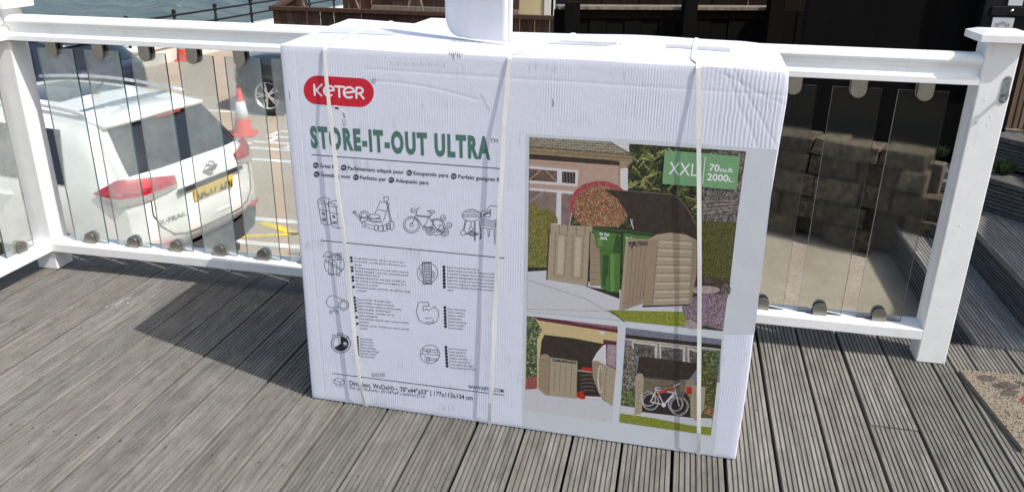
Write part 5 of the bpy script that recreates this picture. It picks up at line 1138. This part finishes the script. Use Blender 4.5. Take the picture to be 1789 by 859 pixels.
def boards(mb, p0, p1, z0, z1, w, t=0.02, gap=0.006, m=0, stagger=0.008):
    p0 = Vector((*p0, 0)); p1 = Vector((*p1, 0)); d = p1 - p0; n = max(1, int(round(d.length / w))); d.normalize(); nn = Vector((-d.y, d.x, 0)); st = (p1 - p0).length / n
    for k in range(n):
        c = p0 + d * st * (k + .5) + nn * (stagger if k % 2 else 0); mb.obox((c.x, c.y, (z0 + z1) / 2), d, nn, Vector((0, 0, 1)), st / 2 - gap / 2, t / 2, (z1 - z0) / 2, m)
bf = thing('timber_fence', 'brown vertical board fence with a flat capping rail beyond the car park', 'fence', (-8.4, 16.0, GZ))
m_ = MB(); boards(m_, (0, 0), (12.0, 0), 0, 1.52, 0.15, stagger=0.018); m_.build('board_panel', M['brownfence'], bf)
m_ = MB(); boards(m_, (0.0, 0.05), (-1.6, 5.0), 0, 1.52, 0.15, stagger=0.018); m_.build('board_panel', M['brownfence'], bf)
m_ = MB(); m_.box((-.06, -.07, 1.521), (12.0, .07, 1.60)); m_.build('cap_rail', M['brownfence'], bf, False, .005)
m_ = MB(); m_.obox((-.8, 2.55, 1.56), Vector((-.31, .95, 0)).normalized(), Vector((.95, .31, 0)).normalized(), Vector((0, 0, 1)), 2.5, .07, .04); m_.build('cap_rail', M['brownfence'], bf)
sh = thing('timber_shed', 'red brown timber shed with a ledged side behind the brown fence', 'shed', (-8.2, 18.5, GZ))
m_ = MB(); boards(m_, (0.3, 0), (3.3, 0), 0, 2.9, .14, stagger=.012); boards(m_, (3.3, 0), (3.9, 3), 0, 2.9, .14, stagger=.012); m_.build('board_wall', M['brownshed'], sh)
m_ = MB(); boards(m_, (1.3, -.10), (4.6, -.3), 0, 2.6, .14); m_.build('board_wall', M['brownfence'], sh)
m_ = MB(); m_.box((1.2, -.45, 1.40), (4.6, -.32, 1.48)); m_.build('ledge', M['greytimber'], sh)
m_ = MB(); m_.box((0.1, -.5, 2.95), (4.9, 3.2, 3.05)); m_.build('roof', M['brownfence'], sh)
for (xa, za, xb, zb_) in ((-.7, 1.62, .25, 2.3), (.5, 1.62, .25, 2.6), (1.1, 1.62, 1.3, 2.2)):
    pass
yc = thing('garden_trellis', 'thin bleached poles leaning above the brown fence', 'trellis', (-8.3, 16.6, GZ))
for (xa, xb, za) in ((.35, .0, 1.5), (.25, .7, 1.5), (1.6, 1.2, 1.45), (2.6, 2.9, 1.45), (3.0, 2.75, 1.45)):
    m_ = MB(); m_.tube([(xa, 0, 0.0), (xa, 0, za), (xb, .05, za + 1.0)], .022, 8); m_.build('pole', M['greytimber'], yc)
M['cream'] = flat('cream_render', (0.66, 0.56, 0.34), 0.85, 0, 0.05, 8, 0.15); M['trimwhite'] = flat('white_trim', (0.78, 0.78, 0.76), 0.5, 0, .03)
hs = thing('rendered_house', 'cream rendered house with white corner boards behind the brown fence', 'house', (-4.45, 19.2, GZ))
m_ = MB(); m_.box((-.8, 0, 0), (1.25, 6, 4.8)); m_.build('wall', M['cream'], hs)
m_ = MB(); m_.box((1.251, -.03, 0), (1.40, .12, 4.8)); m_.build('corner_board', M['trimwhite'], hs)
m_ = MB(); m_.box((1.401, .06, 0), (5.5, 6, 4.8)); m_.build('side_wall', M['darkbrown'], hs)
m_ = MB(); m_.box((1.5, .03, 1.1), (2.3, .058, 2.4)); wf = m_.build('window', M['carglass'], hs); m_ = MB()
for a_, b_ in (((1.46, .0, 1.05), (1.5, .059, 2.45)), ((2.3, .0, 1.05), (2.34, .059, 2.45)), ((1.5, .0, 1.05), (2.3, .059, 1.1)), ((1.5, .0, 2.4), (2.3, .059, 2.45))): m_.box(a_, b_)
m_.build('window_frame', M['trimwhite'], wf)
m_ = MB(); m_.add([(-1.2, -.5, 4.8), (5.9, -.5, 4.8), (5.9, 3, 6.6), (-1.2, 3, 6.6), (5.9, 6.5, 4.8), (-1.2, 6.5, 4.8)], [(0, 1, 2, 3), (3, 2, 4, 5), (0, 3, 5), (1, 4, 2)]); m_.build('roof', M['rendergrey'], hs)
# fence close behind the right bay, its deep shade put into near-black boards
kf = thing('shade_black_fence', 'tall timber fence, its deep shade painted black, with a pale ledge behind the right bay', 'fence', (-0.93, 6.0, GZ), R(17))
m_ = MB(); boards(m_, (0, 0), (4.6, 0), 0, 2.66, .13); m_.build('board_panel', M['shade_boards'], kf)
m_ = MB(); boards(m_, (0.1, .14), (4.6, .14), 0, 3.9, .14); m_.build('board_panel', M['darkbrown'], kf)
m_ = MB(); m_.box((.03, -.05, 2.664), (1.68, .13, 2.684)); m_.build('ledge', M['greytimber'], kf); m_ = MB(); m_.box((.05, -.02, 2.60), (1.66, .0, 2.66)); m_.build('ledge_trim', M['darkbrown'], kf)
for x in (.12, .98, 1.62): m_ = MB(); m_.box((x - .05, -.14, 0), (x + .05, -.055, 2.72 if x < .9 else 2.76)); m_.build('post', M['shade_boards'], kf, False, .004)
kp = MB(); kp.box((.70, 5.05, -.17), (4.6, 5.2, 2.6)); tag(kp.build('shade_black_panel', M['shade_boards']), 'timber screen, its shade painted black, standing right behind the stone wall', 'screen')
# stone wall
def stonemat():
    m, nt, b = nodemat('rubble_stone'); co = coords(nt); geo = N(nt, 'ShaderNodeNewGeometry'); n = noise(nt, co, 34, 6, 0.7); n2 = noise(nt, co, 9, 4)
    k = ramp(nt, n, [(0.3, (0.035, 0.028, 0.02)), (0.5, (0.12, 0.095, 0.065)), (0.72, (0.30, 0.26, 0.19))]); pb = ramp(nt, geo.outputs['Random Per Island'], [(0, (0.45, 0.43, 0.40)), (1, (0.95, 0.92, 0.86))])
    L(nt, mixc(nt, 1.0, k, pb, 'MULTIPLY'), b.inputs['Base Color']); b.inputs['Roughness'].default_value = 0.95; bump(nt, b, n, 1.0, 0.02); return m
M['stone'] = stonemat(); M['mortar'] = flat('mortar', (0.09, 0.075, 0.055), 0.95, 0, .3, 40, .5)
sw = MB(); d = Vector((.894, -.448, 0)); nn = Vector((.448, .894, 0)); org = Vector((.30, 4.605, 0)); r3 = random.Random(11)
for k, (z0, z1) in enumerate(((-.17, -.05), (-.045, .075), (.08, .20), (.205, .31), (.315, .40))):
    x = -.1 - r3.uniform(0, .1)
    while x < 1.0:
        w = r3.uniform(.13, .26); hole = k <= 1 and (.47 < x + w / 2 < .62 or .78 < x + w / 2 < .96)
        if not hole:
            c = org + d * (x + w / 2) + nn * (.09 + r3.uniform(-.012, .012)); zz_ = (z0 + z1) / 2
            vs_ = []
            for sz in (-1, 1):
                for sx, sy in ((-1, -1), (1, -1), (1, 1), (-1, 1)): j = lambda: r3.uniform(-.009, .009); q = c + d * (sx * (w / 2 - .004) + j()) + nn * (sy * .09 + j()); vs_.append((q.x, q.y, zz_ + sz * (z1 - z0) / 2 + j() * .7))
            sw.add(vs_, [(0, 3, 2, 1), (4, 5, 6, 7), (0, 1, 5, 4), (1, 2, 6, 5), (2, 3, 7, 6), (3, 0, 4, 7)], 0)
        x += w
c = org + d * .50 + nn * .13; sw.obox((c.x, c.y, .10), d, nn, Vector((0, 0, 1)), .6, .04, .25, 1)
tag(sw.build('stone_wall', [M['stone'], M['mortar']], None, False, 0.006), 'low rough stone wall behind the right bay of the balustrade', 'wall')
# timber steps to the right of the balustrade
ts_ = thing('timber_steps', 'grey grooved timber steps rising in shade beside the right post', 'steps', (1.18, 2.94, 0))
def tpart(mb, name, mat):
    for k, v in enumerate(mb.v): mb.v[k] = (v[0] - 1.18, v[1] - 2.94, v[2])
    return mb.build(name, mat, ts_)
m_ = MB()
for k in range(2): board(m_, 1.18 + .112 * k, 1.18 + .112 * k + .108, 2.936, 5.0, 0.0, 7)
tpart(m_, 'tread', M['deck_tread_lift'])
m_ = MB(); m_.box((1.185, 2.945, -.168), (1.20, 5.0, -.03)); 
for k in range(7): m_.box((1.178, 2.945, -.160 + .019 * k), (1.185, 5.0, -.150 + .019 * k))
tpart(m_, 'fascia', M['deck_riser_shade'])
m_ = MB(); m_.box((1.405, 2.95, -.1), (1.42, 5.0, .128))
for k in range(8): m_.box((1.397, 2.95, .006 + .0155 * k), (1.405, 5.0, .016 + .0155 * k))
tpart(m_, 'riser', M['deck_riser_shade'])
m_ = MB()
for k in range(9): board(m_, 1.392 + .148 * k, 1.392 + .148 * k + .142, 2.95, 5.0, .160, 9)
tpart(m_, 'tread', M['deck_tread_lift'])
dd_ = Vector((.61, -.79, 0)); pn = Vector((.79, .61, 0)); A0 = Vector((1.40, 4.27, 0))
def slab(off, z0, z1, name, mat, ln=2.2, nb=3, rz_=True):
    m_ = MB(); o = A0 + pn * off
    h = (z1 - z0 - .03) / 7
    c = o + dd_ * ln / 2 + pn * .5; m_.obox((c.x, c.y, (z0 + z1) / 2 - .008), dd_, pn, Vector((0, 0, 1)), ln / 2, .49, (z1 - z0) / 2 - .008)
    if rz_:
        for k in range(7): c = o + dd_ * ln / 2 + pn * .006; m_.obox((c.x, c.y, z0 + h * (k + .5)), dd_, pn, Vector((0, 0, 1)), ln / 2, .008, h * .30)
    c = o + dd_ * ln / 2 + pn * .055; m_.obox((c.x, c.y, z1 - .012), dd_, pn, Vector((0, 0, 1)), ln / 2, .07, .012)
    tpart(m_, name, mat)
slab(0, .162, .325, 'riser', M['deck_riser_shade']); slab(.22, .325, .475, 'riser', M['deck_riser_shade'])
# ribbed screen and pillar above the steps
rs = thing('ribbed_screen', 'low brown ribbed timber screen panel above the steps behind the right post', 'screen', (1.66, 4.62, .44), R(-8))
m_ = MB(); boards(m_, (.05, 0), (1.6, 0), .03, .46, .028, .014, .008, stagger=0); m_.box((.04, .009, .03), (1.6, .03, .46)); m_.build('slat_panel', boardmat('ribbed_brown', (0.24, 0.165, 0.105)), rs)
m_ = MB(); m_.box((0, -.03, 0), (.045, .04, .49)); m_.build('post', M['darkbrown'], rs, False, .003)
m_ = MB(); m_.box((.047, -.05, 0), (1.6, .05, .028)); m_.build('bottom_rail', M['greytimber'], rs)
# mailbox with a name card
mbx = thing('mailbox', 'black metal mailbox with a handwritten name card behind the right post', 'mailbox', (1.731, 4.935, 0.0)); mbx.scale = (1.40, 1.0, 1.40)
mbx.location.z = 1.422 * (1 - 1.40)
m_ = MB(); m_.box((-.10, .02, 1.02), (.14, .112, 1.42)); m_.build('box', M['iron'], mbx, False, .006)
M['card'] = flat('card', (0.70, 0.71, 0.74), .5, 0, .03); M['pencil'] = flat('pencil', (0.16, 0.16, 0.17), .7)
m_ = MB(); m_.box((-.062, .010, 1.044), (.014, .016, 1.117)); cdm = m_.build('name_card', M['card'], mbx)
cu = bpy.data.curves.new('t', 'FONT'); cu.body = 'NEWMAN'; cu.shear = 0.15; ob = bpy.data.objects.new('t', cu); tm = bpy.data.meshes.new_from_object(ob); bpy.data.objects.remove(ob); xs = [v.co.x for v in tm.vertices]; sx = .054 / max(xs)
m_ = MB(); m_.add([(-.052 + v.co.x * sx, .0092, 1.085 + v.co.y * .021 - .004 * math.sin(v.co.x * 2)) for v in tm.vertices], [tuple(f.vertices) for f in tm.polygons]); m_.build('card_lettering', M['pencil'], cdm)
m_ = MB(); m_.box((-.075, .006, 1.122), (.14, .02, 1.158)); m_.build('flap', M['iron'], mbx, False, .003); m_ = MB(); m_.lathe([(.007, 0), (.0065, .003), (.001, .0045)], (-.002, .005, 1.142), (0, -1, 0), 14); m_.build('bolt', M['chrome'], mbx, True)
m_ = MB(); m_.box((-.02, .012, 1.162), (.030, .017, 1.20)); m_.build('label_strip', M['card'], mbx)
# weeds
M['weed'] = foliage('weed_leaf', [(0.2, (0.012, 0.032, 0.006)), (0.8, (0.045, 0.085, 0.015))], 30)
def weed(x, y, z, n, h, label, seed):
    r_ = random.Random(seed); mb = MB()
    for k in range(n):
        t = r_.uniform(0, 6.28); rr = r_.uniform(0, h * .8); hh = h * r_.uniform(.5, 1.0); p_ = Vector((math.cos(t) * rr * .4, math.sin(t) * rr * .4, 0)); q = Vector((math.cos(t) * rr, math.sin(t) * rr, hh)); s_ = Vector((-math.sin(t), math.cos(t), 0)) * r_.uniform(.002, .0045)
        mid = (p_ + q) / 2 + Vector((0, 0, hh * .15)); mb.add([p_ - s_ * .4, p_ + s_ * .4, mid + s_, q, mid - s_], [(0, 1, 2, 3, 4)])
    o = mb.build('weed', M['weed'], None, False, 0, (x, y, z), False); tag(o, label, 'weed', 'weeds by the steps'); return o
weed(1.60, 4.20, .32, 190, .085, 'green weed sprouting on the ledge of the timber steps', 2); weed(1.70, 4.08, .32, 130, .06, 'lower green weed spreading along the ledge of the timber steps', 5); weed(1.30, 4.18, .40, 110, .05, 'green weed growing on the right end of the stone wall', 9)
# doormat
def matmat(name, c, c2):
    m, nt, b = nodemat(name); co = coords(nt); n = noise(nt, co, 260, 3, .7); n2 = noise(nt, co, 22, 4)
    L(nt, mixc(nt, ramp(nt, n2, [(.4, 0.), (.7, .4)]), ramp(nt, n, [(.3, c2), (.65, c)]), c2), b.inputs['Base Color']); b.inputs['Roughness'].default_value = 1.0; bump(nt, b, n, 1.0, .006); return m
M['coir'] = matmat('coir', (0.38, 0.325, 0.25), (0.20, 0.165, 0.125)); M['coir_grey'] = matmat('coir_grey', (0.17, 0.145, 0.125), (0.07, 0.06, 0.05)); M['coir_red'] = matmat('coir_red', (0.50, 0.06, 0.06), (0.26, 0.03, 0.03))
dm = MB(); dm.prism([(0, 0), (.74, .03), (.72, -.44), (.045, -.455)], 0.001, .016, 0)
r4 = random.Random(4)
for k in range(5200):                                      # coir tufts
    x, y = r4.uniform(0.004, .73), r4.uniform(-.45, .02); 
    if x < .045 * (-y / .455) + .002 or y > .03 * x / .74: continue
    t = r4.uniform(0, 6.28); s_ = .0022; h = r4.uniform(.003, .0075); ox, oy = r4.uniform(-.004, .004), r4.uniform(-.004, .004); mi = 0
    def inl(cx_, cy_, a_, l_, w_): 
        dx, dy = x - cx_, y - cy_; u = dx * math.cos(a_) + dy * math.sin(a_); v = -dx * math.sin(a_) + dy * math.cos(a_); return abs(u) < l_ and abs(v) < w_ * (1 - (u / l_) ** 2)
    for cx_, cy_, a_, l_, w_, q in LEAVES if 'LEAVES' in globals() else (): pass
    if any(inl(*l_) for l_ in ((.07, -.045, .3, .035, .02), (.12, -.085, .2, .05, .022), (.115, -.13, .55, .04, .018), (.22, -.07, -.3, .07, .02), (.19, -.20, .2, .04, .02), (.30, -.17, .5, .05, .022), (.24, -.28, -.4, .05, .02), (.36, -.26, .8, .06, .022), (.33, -.07, .1, .05, .02), (.45, -.12, .6, .05, .02), (.47, -.30, .2, .06, .02))): mi = 1
    if inl(.165, -.165, .1, .035, .018) or inl(.25, -.155, .1, .05, .012) or inl(.40, -.20, .3, .04, .016): mi = 2
    dm.add([(x + s_ * math.cos(t), y + s_ * math.sin(t), .016), (x - s_ * math.cos(t), y - s_ * math.sin(t), .016), (x + ox, y + oy, .016 + h)], [(0, 1, 2)], mi)
for l_ in ((.07, -.045, .3, .035, .02, 1), (.12, -.085, .2, .05, .022, 1), (.115, -.13, .55, .04, .018, 1), (.22, -.07, -.3, .07, .02, 1), (.19, -.20, .2, .04, .02, 1), (.30, -.17, .5, .05, .022, 1), (.24, -.28, -.4, .05, .02, 1), (.36, -.26, .8, .06, .022, 1), (.165, -.165, .1, .035, .018, 2), (.25, -.155, .1, .05, .012, 2), (.40, -.20, .3, .04, .016, 2)):
    cx_, cy_, a_, ll, ww, mi = l_; pts = []
    for k in range(-10, 11): u = ll * k / 10; v = ww * (1 - (k / 10) ** 2) + r4.uniform(-.001, .001); pts.append((u, v))
    pts += [(u, -v) for u, v in reversed(pts[1:-1])]
    dm.add([(cx_ + u * math.cos(a_) - v * math.sin(a_), cy_ + u * math.sin(a_) + v * math.cos(a_), .0166 + .0002 * mi) for u, v in pts], [tuple(range(len(pts)))], mi)
do = dm.build('doormat', [M['coir'], M['coir_grey'], M['coir_red']], None, False, 0, (1.042, 2.698, 0.0), False); tag(do, 'beige coir doormat with grey and red leaves on the deck', 'doormat')
# unseen building added at the right; its skewed roof shades the steps
gr = thing('added_shade_building', 'unseen dark timber building with a flat roof, added to shade the steps', 'added building', (2.99, 2.27, GZ))
m_ = MB(); m_.prism([(0, 0), (5, 0), (5, 4.2), (.62, 4.2), (.42, 1.1)], 4.3, 4.45); m_.build('roof', M['darkbrown'], gr)
m_ = MB(); m_.box((.75, 1.2, 0), (4.8, 3.9, 4.298)); m_.build('wall', M['darkbrown'], gr)
m_ = MB(); m_.box((1.2, 1.17, 1.8), (2.1, 1.199, 3.8)); m_.build('door', M['brownshed'], gr)
